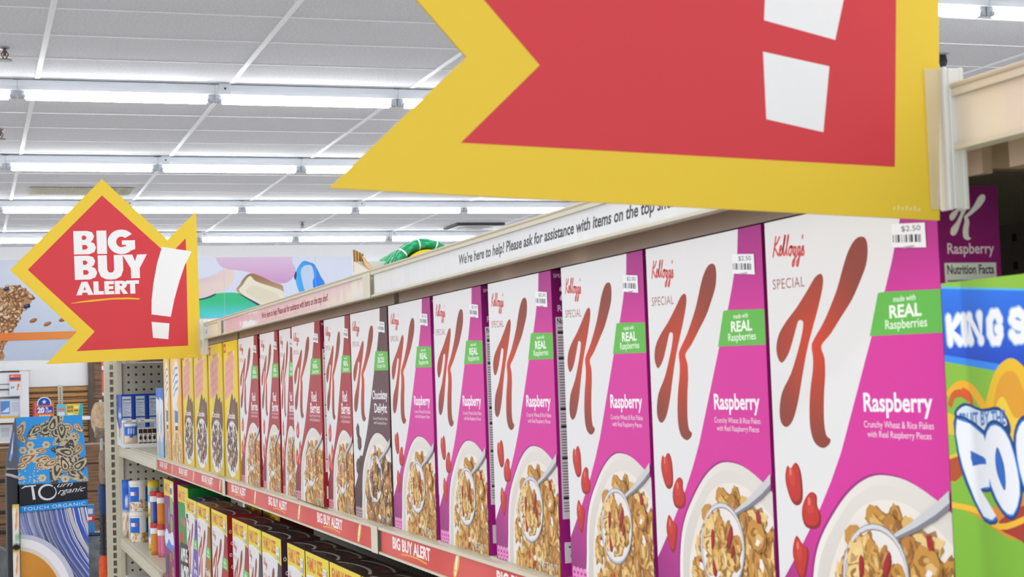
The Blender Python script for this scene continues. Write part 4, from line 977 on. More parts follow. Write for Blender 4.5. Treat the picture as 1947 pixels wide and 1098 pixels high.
# ------------------------------------------------------------------ arrow signs sticking out into the aisle
def unrot(p, a):
    c, s = math.cos(a), math.sin(a); return (p[0]*c-p[1]*s, p[0]*s+p[1]*c)
def U(pts): return [unrot(p, -math.radians(0.95)) for p in pts]
OUT = U([(-384.4, 186.4), (-317.1+61.9, 57.5), (-317.1, -7.5), (-2.9, -2.3), (-6.2, 306.4), (-67.2, 247.1), (-198.4, 374.7)])
RED = U([(-349.7, 186.8), (-219.4, 57.1), (-256.7, 17.6), (-29.2, 23.1), (-29.0, 250.1), (-64.8, 213.5), (-199.1, 340.3)])
def sign_mesh():
    g = Geo(); th = 0.0018
    tri = tessellate_polygon([[Vector((p[0], p[1], 0)) for p in OUT]])
    Y_ = (240, 206, 66)
    for q in tri:
        for y in (0, th):
            P = [(OUT[i][0]/1000, y, OUT[i][1]/1000) for i in q]; g.face(P, Y_)
    n = len(OUT)
    for i in range(n):
        a, b = OUT[i], OUT[(i+1) % n]
        g.face([(a[0]/1000, 0, a[1]/1000), (b[0]/1000, 0, b[1]/1000), (b[0]/1000, th, b[1]/1000), (a[0]/1000, th, a[1]/1000)], (200, 160, 40))
    A = Art(g, (-0.5, 0, -0.1), (1, 0, 0), (0, 0, 1), 600, 600, lift=0.00008)
    S = lambda pts: [(p[0]+500, p[1]+100) for p in pts]
    A.poly(S(RED), (216, 66, 74))
    W = (246, 246, 248)
    for word, x, y, h in (('BIG', ((0, 44.6), (46.5, 66.4), (68.5, 124)), 221.5, 48.5), ('BUY', ((0, 45), (47.2, 98), (97.5, 147.5)), 169, 49.5), ('ALERT', ((1.5, 36), (36.5, 57), (58.5, 78), (79.5, 106), (102.5, 129)), 137, 27.5)):
        for ch, (a, b) in zip(word, x): A.block(ch, a-254+500, y+100, b-254+500, y+100+h, W, (216, 66, 74))
    A.line(S(U([(-265, 116.5), (-240, 119.5), (-221, 121.3), (-183, 124.6), (-150, 124.8), (-127, 123.3)])), 3, (240, 196, 50), [1.0, 3.0, 4.0, 3.2, 3.8, 2.6])
    ex = U([(-78.7, 232.2), (-16.8, 221.9), (-32, 194), (-44.7, 158.1), (-56, 120), (-63.8, 84.5), (-103.4, 90.4), (-102.5, 120), (-98.1, 154.9), (-90, 196)])
    A.poly(S(ex), W); A.poly(S(U([(-103.7, 74.7), (-66.9, 70.8), (-69.9, 37.5), (-101.4, 41.4)])), W)
    for k in range(7): A.rect(500-30+k*2.4, 101.8, 500-28.6+k*2.4, 103.6+(k % 2)*0.8, (250, 226, 140))
    return g.mesh('sign_board', M_SIGN)
SGN = sign_mesh()
def arrow_sign(label, y, z, tilt, yaw=0.0):
    t = thing('arrow_sign', label, 'sign', (0.4705, y, z), 0, 'arrow signs clipped to the top rail')
    b = obj('sign_board', SGN, t); b.rotation_euler = (0, math.radians(-tilt), math.radians(yaw))
    g = Geo(); g.box(-0.0085, 0.0008, -0.0016, -0.0009, 0.0035, 0.0752); obj('clear_grip', g.mesh('clear_grip', M_CLEAR), t)
    g = Geo(); g.box(0.0008, 0.0036, -0.004, 0.0052, 0.003, 0.0760, bev=0.0006); g.box(0.0036, 0.0118, -0.0042, -0.0028, 0.0035, 0.0752, bev=0.0004); g.box(0.0036, 0.0040, -0.0028, 0.0052, 0.0035, 0.0752)
    g.box(0.0095, 0.0124, -0.0045, -0.0015, 0.0032, 0.0756, bev=0.0005)
    obj('clip_holder', g.mesh('clip_holder', M_FROST), t)
arrow_sign('large close yellow and red arrow sign above the magenta cereal boxes', 0.700, H+0.0752, -2.7)
arrow_sign('smaller-looking yellow and red arrow sign above the yellow cereal boxes', 3.43, H+0.0725, 0.95)

# ------------------------------------------------------------------ goods on top of the run
t = thing('net_bag', 'green netted bag with round yellow label on the top shelf', 'bag', (0.662, 2.33, Z_TOP))
g = Geo()
# a fat ring of netted goods tilted towards the aisle, tapering to a tied tail on the far side
n, m = 84, 14
def ring(i, j):
    a = math.pi*(-0.12+1.18*i/n); r0 = 0.056
    fat = 0.0092
    b = 2*math.pi*j/m; wob = 1+0.05*math.sin(a*9+b*3)
    rr = r0+fat*wob*math.cos(b)
    return (-0.004+rr*math.cos(a)*0.90, 0.02+fat*2.0*wob*math.sin(b), 0.022+rr*math.sin(a))
for i in range(n):
    for j in range(m):
        seam = (i % 12 == 0 or j == 3); c = (236, 244, 240) if seam else ((30, 150, 100) if (i//3+j) % 4 else (58, 178, 124))
        g.face([ring(i, j), ring(i+1, j), ring(i+1, j+1), ring(i, j+1)], c, 0, True)
obj('net_ring', g.mesh('net_ring', M_FILM, weld=True), t)
g = Geo()
prof = []; colt = []
for q in range(6):
    h0 = 0.026*q; r0 = (0.052, 0.050, 0.047, 0.043, 0.038, 0.032)[q]
    prof += [(r0*0.90, h0), (r0*0.985, h0+0.005), (r0, h0+0.012), (r0*0.97, h0+0.019), (r0*0.90, h0+0.0225)]
    colt += [(30, 150, 100), (52, 178, 124), (40, 164, 112), (24, 132, 88), (240, 246, 242)]
prof += [(0.022, 0.16), (0.0, 0.162)]; colt += [(36, 150, 100)]*2
seg = 28
g.face([(-0.014+0.047*math.cos(math.pi*k/28), 0.045, 0.002+0.068*math.sin(math.pi*k/28)) for k in range(29)], (30, 140, 94))
for q in range(len(prof)-1):
    (r0, h0), (r1, h1) = prof[q], prof[q+1]
    for k in range(seg):
        a0, a1 = math.pi*k/seg, math.pi*(k+1)/seg
        P = lambda r, h, a: (-0.014-h*0.20+r*math.cos(a), 0.045+h, 0.002+r*1.46*math.sin(a))
        g.face([P(r0, h0, a0), P(r0, h0, a1), P(r1, h1, a1), P(r1, h1, a0)], colt[q], 0, True)
obj('net_tail', g.mesh('net_tail', M_FILM, weld=True), t)
g = Geo(); pts = [(0.0425*math.cos(2*math.pi*k/32)-0.003, -0.002, 0.022+0.0465*math.sin(2*math.pi*k/32)) for k in range(32)]
top = [p for p in pts if p[2] > 0.0]
g.face([(p[0], p[1], p[2]) for p in top], (240, 200, 44)); g.face([(p[0], 0.02, p[2]) for p in top][::-1], (240, 200, 44))
for i in range(len(top)-1): g.face([top[i], (top[i][0], 0.02, top[i][2]), (top[i+1][0], 0.02, top[i+1][2]), top[i+1]], (226, 186, 40))
A = Art(g, (-0.06, -0.002, 0), (1, 0, 0), (0, 0, 1), 110, 80); A.text('5', 56, 48, 62, 60, (150, 60, 30), 0.03)
obj('round_label', g.mesh('round_label', M_CARD), t)
t = thing('tray_carton', 'white cut-down cardboard tray behind the green net bag on the top shelf', 'carton', (0.560, 2.39, Z_TOP))
g = Geo()
# the side along the aisle is cut on a slope; the far wall keeps a corrugated corner
for sgn, xx in ((0, 0.0), (1, 0.003)):
    g.face([(xx, 0.0, 0.0), (xx, 0.0, 0.056), (xx, -0.03, 0.050), (xx, -0.20, 0.010), (xx, -0.20, 0.0)], (238, 234, 226))
for a, b in (((0, 0.056), (-0.03, 0.050)), ((-0.03, 0.050), (-0.20, 0.010)), ((-0.20, 0.010), (-0.20, 0.0))):
    g.face([(0, a[0], a[1]), (0.003, a[0], a[1]), (0.003, b[0], b[1]), (0, b[0], b[1])], (196, 150, 90))
g.box(0.0031, 0.05, -0.20, 0.0, 0, 0.003, (226, 222, 214)); g.box(0.0, 0.05, 0.0001, 0.004, 0, 0.056, (226, 222, 214))
obj('tray_wall', g.mesh('tray_wall', M_CARD), t)
g = Geo()
for k in range(7): g.box(0.0002+k*0.0022, 0.0022+k*0.0022, 0.0041, 0.007, 0.040, 0.0745-k*0.0011, (196, 156, 96) if k % 2 else (140, 104, 58))
g.face([(0.012, 0.004, 0.066), (0.0175, 0.004, 0.062), (0.022, -0.04, 0.036), (0.010, -0.03, 0.046)], (196, 144, 70)); g.face([(0.012, 0.005, 0.065), (0.010, -0.029, 0.045), (0.022, -0.039, 0.035), (0.0175, 0.005, 0.061)], (176, 126, 60))
obj('corrugated_corner', g.mesh('corrugated_corner', M_CARD), t)

# ------------------------------------------------------------------ back wall: murals, slatwall, cabinet
def wall_panel(name, label, cat, x0, x1, z0, z1, y, th, fn, mat, group=None):
    g = Geo(); g.box(x0, x1, y, y+th, z0, z1, (226, 232, 244)); A = Art(g, (x0, y, z0), (1, 0, 0), (0, 0, 1), (x1-x0)*1000, (z1-z0)*1000, lift=0.0005, step=0.0002)
    fn(A); o = obj(name, g.mesh(name, mat)); tag(o, label, cat, group); return o
YW = 22.7
def granola(A):
    rng = random.Random(77); W, HH = A.w, A.h
    A.grid(0, 0, W, HH, lambda u, v: mixc((196, 208, 228), (224, 230, 244), v/HH), 2, 4)
    X = lambda x: x+1500          # x in mm from the photo's left wall edge, panel starts 1.5 m further left
    body = [(X(-900), 900), (X(-500), 990), (X(0), 960), (X(180), 1010), (X(330), 960), (X(410), 880), (X(420), 780), (X(300), 640), (X(200), 480), (X(160), 330), (X(40), 160), (X(-60), -20), (X(-1400), -20)]
    A.poly(smooth(body, 4), (190, 146, 104))
    for _ in range(900):
        x, y = rng.uniform(X(-1200), X(430)), rng.uniform(0, 1000)
        if not inside((x, y), body): continue
        r = rng.uniform(22, 52); c = rng.choice([(216, 172, 126), (196, 144, 94), (232, 206, 172), (170, 114, 70), (136, 90, 56), (226, 192, 150), (214, 168, 120)]); a = rng.uniform(0, 3.1)
        A.poly(blob(rng, x, y, r*1.08, 0.6, a), (134, 90, 60)); A.poly(blob(rng, x-3, y+5, r*0.9, 0.55, a), c); A.poly(blob(rng, x-6, y+8, r*0.4, 0.5, a), mixc(c, (250, 232, 206), 0.5))
    for x, y, r in ((X(100), 960, 42), (X(-120), 750, 50), (X(360), 720, 40)): A.poly(blob(rng, x, y, r, 0.7, 0.3), (44, 50, 92)); A.ell(x-6, y+8, r*.3, r*.2, (120, 130, 180))
    for x, y in ((X(440), 525), (X(620), 475), (X(820), 530)): A.poly(blob(rng, x, y, 55, 0.5, 0.4, 10, 0.08), (150, 92, 60)); A.poly(blob(rng, x-6, y+8, 40, 0.4, 0.4, 10, 0.08), (186, 128, 90))
    A.poly([(0, 250), (0, 355), (W, 375), (W, 270)], lambda u, v: mixc((238, 92, 54), (240, 168, 82), (u-1400)/1200))
wall_panel('wall_mural', 'wall mural of a granola bar with an orange stripe, left of the smaller sign', 'mural', 0.42-1.5, 2.30, H+0.50, H+1.85, YW-0.02, 0.0195, granola, M_MURAL, 'printed wall murals')
def candies(A):
    W, HH = A.w, A.h; o = -2400.0
    A.grid(0, 0, W, HH, lambda u, v: mixc((214, 224, 246), (232, 236, 250), v/HH), 3, 3)
    P = lambda pts: [((x-2.40)*1000, (z)*1000) for x, z in pts]      # metres on the wall, z above the mural's bottom edge
    A.poly(smooth(P([(2.4, 0.50), (2.9, 0.50), (3.11, 0.55), (3.28, 0.60), (3.46, 0.685), (3.56, 0.67), (3.585, 0.54), (3.46, 0.40), (3.28, 0.32), (2.9, 0.26), (2.4, 0.24)]), 5), lambda u, v: mixc((226, 208, 214), (246, 222, 208), (u-700)/500))
    A.poly(smooth(P([(3.31, 0.95), (3.33, 0.84), (3.435, 0.70), (3.76, 0.645), (3.967, 0.567), (4.253, 0.471), (4.41, 0.545), (4.455, 0.67), (4.41, 0.77), (4.31, 0.95)]), 5), lambda u, v: mixc((214, 162, 206), (234, 206, 234), (v-460)/380))
    A.poly(smooth(P([(2.4, -0.1), (2.4, 0.22), (2.9, 0.25), (3.15, 0.28), (3.345, 0.345), (3.617, 0.345), (3.74, 0.27), (3.94, 0.18), (4.2, 0.02), (4.3, -0.1)]), 5), lambda u, v: mixc((96, 214, 224), (66, 200, 140), (v-40)/200))
    A.poly(smooth(P([(2.9, 0.25), (3.15, 0.285), (3.32, 0.345), (3.28, 0.30), (3.12, 0.255)]), 4), (64, 92, 90))
    A.poly(smooth(P([(3.62, 0.36), (3.66, 0.47), (3.72, 0.56), (3.81, 0.62), (3.94, 0.585), (4.12, 0.50), (4.25, 0.45), (4.275, 0.38), (4.26, 0.26), (4.1, 0.12), (3.94, 0.16)]), 5), lambda u, v: mixc((206, 176, 150), (170, 124, 94), (v-300)/260))
    A.poly(smooth(P([(3.655, 0.36), (3.70, 0.46), (3.77, 0.56), (3.82, 0.575), (3.9, 0.50), (4.25, 0.37), (4.26, 0.26), (4.1, 0.12), (3.94, 0.17)]), 5), (242, 236, 214))
    A.poly(smooth(P([(3.75, 0.34), (3.86, 0.44), (4.2, 0.30), (4.1, 0.18)]), 5), (234, 226, 200))
    A.poly(smooth(P([(3.63, 0.34), (3.72, 0.30), (3.95, 0.17), (4.0, 0.13), (3.9, 0.165), (3.74, 0.265)]), 4), (64, 92, 110))
    A.poly(smooth(P([(4.446, 0.54), (4.47, 0.66), (4.52, 0.74), (4.58, 0.79), (4.66, 0.77), (4.735, 0.73), (4.82, 0.56), (4.875, 0.44), (4.8, 0.26), (4.6, 0.22), (4.5, 0.34)]), 5), lambda u, v: mixc((84, 186, 250), (58, 134, 238), (u-2040)/400))
    A.poly(smooth(P([(4.53, 0.60), (4.56, 0.70), (4.63, 0.73), (4.70, 0.70), (4.72, 0.5), (4.68, 0.3), (4.6, 0.3)]), 5), (200, 222, 248))
    A.poly(smooth(P([(4.70, 0.5), (4.75, 0.56), (4.80, 0.44), (4.8, 0.34), (4.72, 0.34)]), 5), (44, 140, 250))
    A.poly(smooth(P([(4.43, 0.56), (4.455, 0.64), (4.47, 0.60), (4.45, 0.52)]), 4), (60, 70, 120))
    for x in (3.435, 4.74): A.rect((x-2.4)*1000, 0, (x-2.4)*1000+4, HH, (190, 204, 226))
wall_panel('wall_mural', 'wall mural of pastel pink, green, cream and blue candies behind the shelf', 'mural', 2.40, 5.28, H+1.01, H+1.86, YW-0.02, 0.0195, candies, M_MURAL, 'printed wall murals')
t = thing('slat_wall', 'tan slatted wooden wall panel behind the sale signs', 'wall panel', (0, YW, 0))
g = Geo(); z = H-0.80
while z < H+0.10:
    g.box(-0.6, 1.5555, -0.018, -0.004, z, z+0.066, bev=0.004); z += 0.078
obj('boards', g.mesh('boards', M_SLAT), t)
g = Geo(); g.box(-0.6, 1.5555, -0.004, -0.0005, H-0.80, H+0.125); obj('backing', g.mesh('backing', plain('dark_slat_groove', (70, 46, 26), 0.8)), t)
g = Geo(); g.box(1.16, 1.225, -0.03, -0.0185, H-0.80, H+0.14); 
for i in range(30): g.box(1.186, 1.199, -0.0315, -0.0301, H-0.78+i*0.03, H-0.764+i*0.03, mi=1)
obj('slotted_upright', g.mesh('slotted_upright', [M_CREAM, M_BLACK]), t)
t = thing('wood_column', 'dark wood plank column on the back wall beside the slatted panel', 'column', (0, YW, 0))
g = Geo(); g.box(1.56, 1.63, -0.08, -0.0005, 0, H+0.9); obj('edge_board', g.mesh('edge_board', plain('edge_board_wood', (100, 84, 74), 0.6, noise=0.1, nscale=8)), t)
g = Geo(); g.box(1.632, 2.2, -0.06, -0.0005, 0, H+0.9); obj('plank_face', g.mesh('plank_face', M_COLUMN), t)
# ledge carrying signs
g = Geo(); g.box(-0.6, 1.556, 22.36, 22.68, H-0.315, H-0.29); g.box(-0.6, 1.556, 22.352, 22.36, H-0.335, H-0.285)
o = obj('wall_ledge', g.mesh('wall_ledge', M_WHITE)); tag(o, 'white wall ledge carrying the orange and yellow sale signs', 'shelf')
g = Geo(); g.box(-0.6, 0.60, 22.36, 22.68, H-0.60, H-0.58); o = obj('wall_ledge', g.mesh('wall_ledge', M_WHITE)); tag(o, 'lower white wall ledge left of the blue paisley display', 'shelf')
ZLG = H-0.29
def standee(name, label, x0, x1, h, y, fn, extra=None):
    t = thing(name, label, 'sign', (x0, y, ZLG)); w = x1-x0
    g = Geo(); g.box(0, w, 0, 0.006, 0.0002, h, (236, 130, 50)); A = facing_panel(g, 0, 0, 0.0002, w, h, 0.0003); A.step = 0.0002; fn(A); 
    if extra: extra(g)
    g.box(w*0.3, w*0.7, 0.006, 0.08, 0.0002, 0.006, (220, 220, 220))
    obj('sign_face', g.mesh('sign_face', M_SIGN), t); return t
def s20(A):
    W = A.w; A.rect(0, 0, W, A.h, (236, 126, 44)); A.rect(0, 0, W*0.09, A.h, (206, 60, 96)); A.rect(W*0.18, A.h*0.30, W*0.95, A.h*0.74, (44, 74, 190)); A.text('20', W*0.22, A.h*0.32, W*0.56, A.h*0.72, (246, 246, 250), 0.06)
    A.text('%', W*0.60, A.h*0.54, W*0.74, A.h*0.72, (246, 246, 250), 0.03); A.text('OFF', W*0.60, A.h*0.33, W*0.90, A.h*0.50, (246, 246, 250), 0.03); [A.rect(W*(0.3+0.14*k), A.h*0.06, W*(0.41+0.14*k), A.h*0.18, (250, 226, 200)) for k in range(4)]
def star_disc(g):
    A = Art(g, (0, -0.0011, 0.17), (1, 0, 0), (0, 0, 1), 300, 240, lift=0.0008, step=0.0003)
    A.ell(150, 20, 92, 92, (236, 238, 246)); A.ell(150, 20, 78, 78, (40, 84, 190)); 
    st = [(150+(34 if k % 2 == 0 else 14)*math.sin(k*math.pi/5), 44+(34 if k % 2 == 0 else 14)*math.cos(k*math.pi/5)) for k in range(10)]; A.poly(st, (246, 246, 250)); None
    g.lathe([(0, 0.0), (0.092, 0.0), (0.092, 0.004), (0, 0.004)], 30, (0.15, 0.0005, 0.19), cols=[(236, 238, 246)]*3, axis='Y')
standee('sale_sign', 'orange twenty percent off sign with blue star disc on the wall ledge', 0.82, 1.095, 0.20, 22.45, s20, star_disc)
def ssave(A):
    W = A.w; A.rect(0, 0, W, A.h, (236, 206, 72)); A.rect(0, 0, W*0.36, A.h, (120, 196, 226)); A.rect(W*0.04, A.h*0.5, W*0.3, A.h*0.66, (236, 130, 90)); A.rect(W*0.04, A.h*0.1, W*0.3, A.h*0.4, (226, 236, 240)); A.poly([(W*0.80, 0), (W, 0), (W, A.h), (W*0.9, A.h)], (60, 186, 200))
    A.text('SAVE', W*0.40, A.h*0.62, W*0.62, A.h*0.84, (90, 70, 30), 0.04); A.text('SAVE', W*0.40, A.h*0.36, W*0.62, A.h*0.56, (90, 70, 30), 0.04); A.rect(W*0.66, A.h*0.42, W*0.82, A.h*0.54, (120, 110, 60)); A.rect(W*0.66, A.h*0.64, W*0.84, A.h*0.84, (246, 236, 190)); A.rect(W*0.42, A.h*0.1, W*0.62, A.h*0.28, (246, 240, 220))
standee('sale_sign', 'yellow and teal save sign beside the orange sign on the wall ledge', 1.13, 1.47, 0.175, 22.45, ssave)
# white cabinet with open front on the left
t = thing('display_cabinet', 'white framed display cabinet at the left edge on the wall ledge', 'cabinet', (0, 22.40, ZLG))
g = Geo(); g.box(0.66, 0.775, 0, 0.26, 0.0004, 0.64); g.box(-0.55, -0.43, 0, 0.26, 0.0004, 0.64); g.box(-0.43, 0.66, 0.24, 0.26, 0.0004, 0.64); g.box(-0.43, 0.66, 0.02, 0.24, 0.30, 0.46); g.box(-0.43, 0.66, 0.02, 0.24, 0.47, 0.62); g.box(-0.43, 0.66, 0, 0.24, 0.0004, 0.012)
obj('cabinet_frame', g.mesh('cabinet_frame', M_WHITE), t)
g = Geo(); g.box(-0.58, 0.80, -0.02, 0.27, 0.6402, 0.665, bev=0.004); obj('cornice', g.mesh('cornice', M_WHITE), t)
g = Geo(); g.tube([(0.22, 0.018, 0.39), (0.24, -0.004, 0.395), (0.50, -0.004, 0.395), (0.52, 0.018, 0.39)], 0.008); obj('handle', g.mesh('handle', M_BLACK), t)
g = Geo(); g.box(0.40, 0.668, 22.43, 22.60, ZLG+0.0125, ZLG+0.27, (214, 224, 238)); A = facing_panel(g, 0.40, 22.43, ZLG+0.0125, 0.268, 0.2575, 0.0003); A.step = 0.0002
A.rect(14, 60, 130, 230, (96, 150, 220)); A.rect(140, 60, 258, 230, (226, 230, 240)); A.rect(0, 0, 268, 30, (240, 196, 60)); A.rect(0, 0, 10, 257, (226, 110, 70)); A.poly([(20, 80), (120, 150), (120, 80)], (220, 236, 250))
for i in range(5): A.rect(150, 90+i*26, 246, 98+i*26, (150, 170, 210))
o = obj('product_carton', g.mesh('product_carton', M_CARD)); tag(o, 'blue and white product carton inside the white cabinet', 'carton')
g = Geo(); g.box(0.53, 0.674, 22.3785, 22.382, H+0.020, H+0.300, (236, 238, 244)); A = facing_panel(g, 0.53, 22.3785, H+0.02, 0.144, 0.28, 0.0003); A.step = 0.0002
A.rect(0, 232, 144, 280, (230, 92, 66)); A.rect(0, 206, 144, 236, (96, 70, 150)); A.rect(0, 186, 144, 206, (236, 136, 60)); A.rect(14, 250, 60, 264, (250, 214, 190)); A.rect(68, 248, 128, 266, (244, 150, 70)); A.text('!', 92, 70, 124, 160, (236, 110, 40), 0.1, 0.3); A.text('$9', 14, 90, 60, 124, (90, 110, 150), 0.02)
o = obj('price_card', g.mesh('price_card', M_SIGN)); tag(o, 'white price card with orange exclamation mark hung on the white cabinet', 'sign')
g = Geo(); g.box(0.30, 0.56, 22.44, 22.60, H-0.5798, H-0.36, (222, 224, 228)); A = facing_panel(g, 0.30, 22.44, H-0.58, 0.26, 0.22, 0.0003); A.step = 0.0002; A.rect(120, 60, 220, 180, (196, 200, 208)); A.rect(10, 40, 90, 170, (236, 236, 240)); A.rect(14, 120, 40, 150, (150, 90, 110))
o = obj('product_carton', g.mesh('product_carton', M_CARD)); tag(o, 'pale grey product carton on the lower white wall ledge', 'carton')

# ------------------------------------------------------------------ fixtures between the wall and the tea stand
t = thing('plank_counter', 'rustic brown plank counter behind the blue paisley tea stand', 'counter', (0, 12.0, 0))
g = Geo(); g.box(-0.3, 1.05, 0, 0.5, 0, H-0.36); obj('counter_body', g.mesh('counter_body', M_PLANK), t)
for i, (x, z) in enumerate(((0.235, H-0.60), (0.235, H-0.82), (0.235, H-0.96))):
    g = Geo(); g.box(x-0.04, x+0.05, -0.02, -0.0002, z, z+0.025, bev=0.006); obj('drawer_pull', g.mesh('drawer_pull', M_BLACK), t)
def lump(name, label, cat, loc, dims, mat, seed, sub=3):
    bm = bmesh.new(); bmesh.ops.create_icosphere(bm, subdivisions=sub, radius=1); rng = random.Random(seed)
    for v in bm.verts:
        n = v.co.normalized(); k = 1+0.10*math.sin(n.x*5+seed)+0.08*math.sin(n.z*7+n.y*4+seed)
        e = 0.55
        v.co = Vector((math.copysign(abs(n.x)**e, n.x)*dims[0]*k, math.copysign(abs(n.y)**e, n.y)*dims[1]*k, math.copysign(abs(n.z)**e, n.z)*dims[2]))
    me = bpy.data.meshes.new(name); bm.to_mesh(me); bm.free(); me.materials.append(mat)
    for p in me.polygons: p.use_smooth = True
    o = obj(name, me, None, loc)
    if label: tag(o, label, cat)
    return o
lump('floor_cushion', 'grey cloth floor cushion stack behind the tea stand at the post side', 'cushion', (0.66, 9.0, 0.375), (0.20, 0.2, 0.375), M_GREYCLOTH, 2)
lump('floor_cushion', 'grey cloth floor cushion stack behind the tea stand at the left edge', 'cushion', (0.0, 9.0, 0.37), (0.24, 0.2, 0.37), M_GREYCLOTH, 5)
t = thing('toy_carton', 'small blue carton with red band beside the tea stand, on the grey cushion', 'carton', (0.55, 8.95, 0.7505))
g = Geo(); g.box(0, 0.085, 0, 0.05, 0, 0.16, (60, 140, 214), bev=0.002); A = facing_panel(g, 0, 0, 0, 0.085, 0.16, 0.0003); A.rect(0, 70, 85, 104, (216, 66, 70)); A.rect(10, 112, 76, 140, (220, 232, 244)); A.rect(12, 80, 40, 96, (246, 226, 230)); A.rect(44, 80, 72, 96, (246, 226, 230))
g.box(-0.04, 0.13, -0.02, 0.09, -0.0004, 0.012, (70, 80, 110)); obj('carton', g.mesh('carton', M_CARD), t)

# ------------------------------------------------------------------ tea display stand
t = thing('display_stand', 'tall cardboard tea display stand with blue paisley header in front of the wall', 'display stand', (0, 7.0, 0))
g = Geo(); xl, xr = 0.196, 0.472; zb = H-0.365
def trapeze(A):
    rng = random.Random(9); W, HH = A.w, A.h
    A.grid(0, 0, W, HH, (44, 148, 224), 1, 1)
    def paisley(x, y, r, a, c1, c2, flip=1):
        pts = []
        for k in range(22):
            q = k/21.0; th = 2*math.pi*q; rr = r*(0.62+0.38*math.cos(th/2)**2) if k < 22 else r
            px = rr*math.cos(th)+(r*0.9*max(0, math.cos(th))**3); py = rr*0.8*math.sin(th)+flip*(r*0.5*max(0, math.cos(th))**3)
            pts.append((x+px*math.cos(a)-py*math.sin(a), y+px*math.sin(a)+py*math.cos(a)))
        cx_, cy_ = x, y
        A.poly(pts, c1); A.poly([(cx_+(p[0]-cx_)*0.74, cy_+(p[1]-cy_)*0.74) for p in pts], c2); A.poly([(cx_+(p[0]-cx_)*0.5, cy_+(p[1]-cy_)*0.5) for p in pts], c1)
        A.poly([(cx_+(p[0]-cx_)*0.26, cy_+(p[1]-cy_)*0.26) for p in pts], c2)
        for k in range(0, 22, 2): A.ell(cx_+(pts[k][0]-cx_)*0.87, cy_+(pts[k][1]-cy_)*0.87, r*0.07, r*0.07, c2, 0, 8)
    BE, BR, DK, GR = (214, 190, 154), (134, 104, 84), (70, 62, 74), (186, 176, 140)
    for x, y, r, a, c1, c2, f in ((120, 232, 40, 0.4, GR, DK, 1), (168, 216, 30, 2.2, GR, DK, -1), (92, 240, 24, 3.6, DK, GR, 1), (216, 236, 24, 2.6, BE, BR, 1), (238, 196, 28, 4.0, BE, BR, -1), (250, 244, 18, 5.2, BR, BE, 1), (206, 200, 26, 3.4, GR, DK, 1), (14, 226, 22, 0.8, BE, BR, 1), (22, 204, 16, 5.6, BR, BE, -1),
                               (196, 108, 46, 0.9, GR, DK, 1), (232, 92, 36, 2.0, DK, GR, -1), (168, 70, 34, 4.2, DK, GR, 1), (224, 44, 30, 5.4, GR, DK, 1), (198, 66, 26, 1.6, BE, DK, 1), (120, 104, 22, 3.0, BE, BR, 1), (96, 78, 22, 0.1, BE, BR, -1), (34, 106, 26, 0.2, BE, BR, 1), (30, 82, 20, 3.2, BR, BE, 1), (112, 142, 16, 2.8, BE, BR, 1), (256, 150, 22, 4.4, GR, BR, -1), (150, 246, 30, 1.0, DK, GR, 1), (188, 240, 26, 5.0, GR, DK, -1), (214, 128, 30, 2.6, DK, GR, 1), (246, 66, 30, 0.4, DK, GR, 1), (150, 92, 22, 3.8, BE, BR, -1)):
        paisley(x, y, r*1.28, a, c1, c2, f)
    for x, y in ((104, 24), (196, 14), (30, 148), (64, 140), (124, 168), (60, 170)):
        for k in range(6): A.ell(x+9*math.cos(k*1.047), y+9*math.sin(k*1.047), 7.5, 7.5, BE, 0, 12)
        A.ell(x, y, 9, 9, GR, 0, 14); A.ell(x, y, 4, 4, BR, 0, 10)
    for i in range(40): A.ell(rng.uniform(4, 120), rng.uniform(6, 70), rng.uniform(2, 4), rng.uniform(2, 4), BE, 0, 8)
    for x, y, a in ((16, 28, 0.3), (178, 26, 0.05), (232, 18, -0.2), (64, 200, 0.6)): A.poly([(x-16, y), (x+14, y+6+10*a), (x+24, y-4), (x-6, y-7)], BE); A.line([(x-14, y-2), (x+20, y+2)], 2, BR)
# header: leans back, narrower at the top
hb, ht = H-0.362, H-0.085
ux = Vector((1, 0, 0)); lean = 0.10
uy = Vector((0, lean, ht-hb)); Lh = uy.length; uyn = uy.normalized()
tri0 = [(0, 0), (xr-xl+0.004, 0), (xr-xl-0.012, Lh), (-0.010, Lh)]
def HP(u, v, d): 
    nrm = ux.cross(uyn); return Vector((xl, 0, hb))+ux*u+uyn*v+nrm*d
fr = [HP(*q, 0.0) for q in tri0]; bk = [HP(*q, -0.006) for q in tri0]
for i in range(4): g.face([fr[i], fr[(i+1) % 4], bk[(i+1) % 4], bk[i]], (60, 66, 90))
g.face(fr, (44, 148, 224)); g.face(bk[::-1], (44, 46, 56))
A = Art(g, HP(-0.010, 0, 0), ux, uyn, (xr-xl+0.010)*1000, Lh*1000, lift=0.0003, step=0.00005)
_clip0 = A._clip
def clip_trap(p):
    p = _clip0(p)
    if not p: return p
    # slanted left and right edges of the header
    for (ax_, ay_), (bx_, by_) in (((10, 0), (0, Lh*1000)), ((xr*1000-xl*1000-2, Lh*1000), (xr*1000-xl*1000+14, 0))):
        out = []
        side = lambda q: (bx_-ax_)*(q[1]-ay_)-(by_-ay_)*(q[0]-ax_)
        for i in range(len(p)):
            a, b = p[i-1], p[i]; da, db = -side(a), -side(b)
            if (da >= 0) != (db >= 0):
                tt = da/(da-db); out.append((a[0]+(b[0]-a[0])*tt, a[1]+(b[1]-a[1])*tt))
            if db >= 0: out.append(b)
        p = out
        if len(p) < 3: return []
    return p
A._clip = clip_trap
trapeze(A)
obj('header_card', g.mesh('header_card', M_SIGN), t)
g = Geo(); zf = 0.0; hh = H-0.365
g.box(xl+0.002, xr-0.002, 0.002, 0.30, zf+0.0002, hh, (44, 44, 54))
A = Art(g, (xl+0.002, 0.002, zf+0.0002), (1, 0, 0), (0, 0, 1), (xr-xl-0.004)*1000, hh*1000, lift=0.0003, step=0.0001)
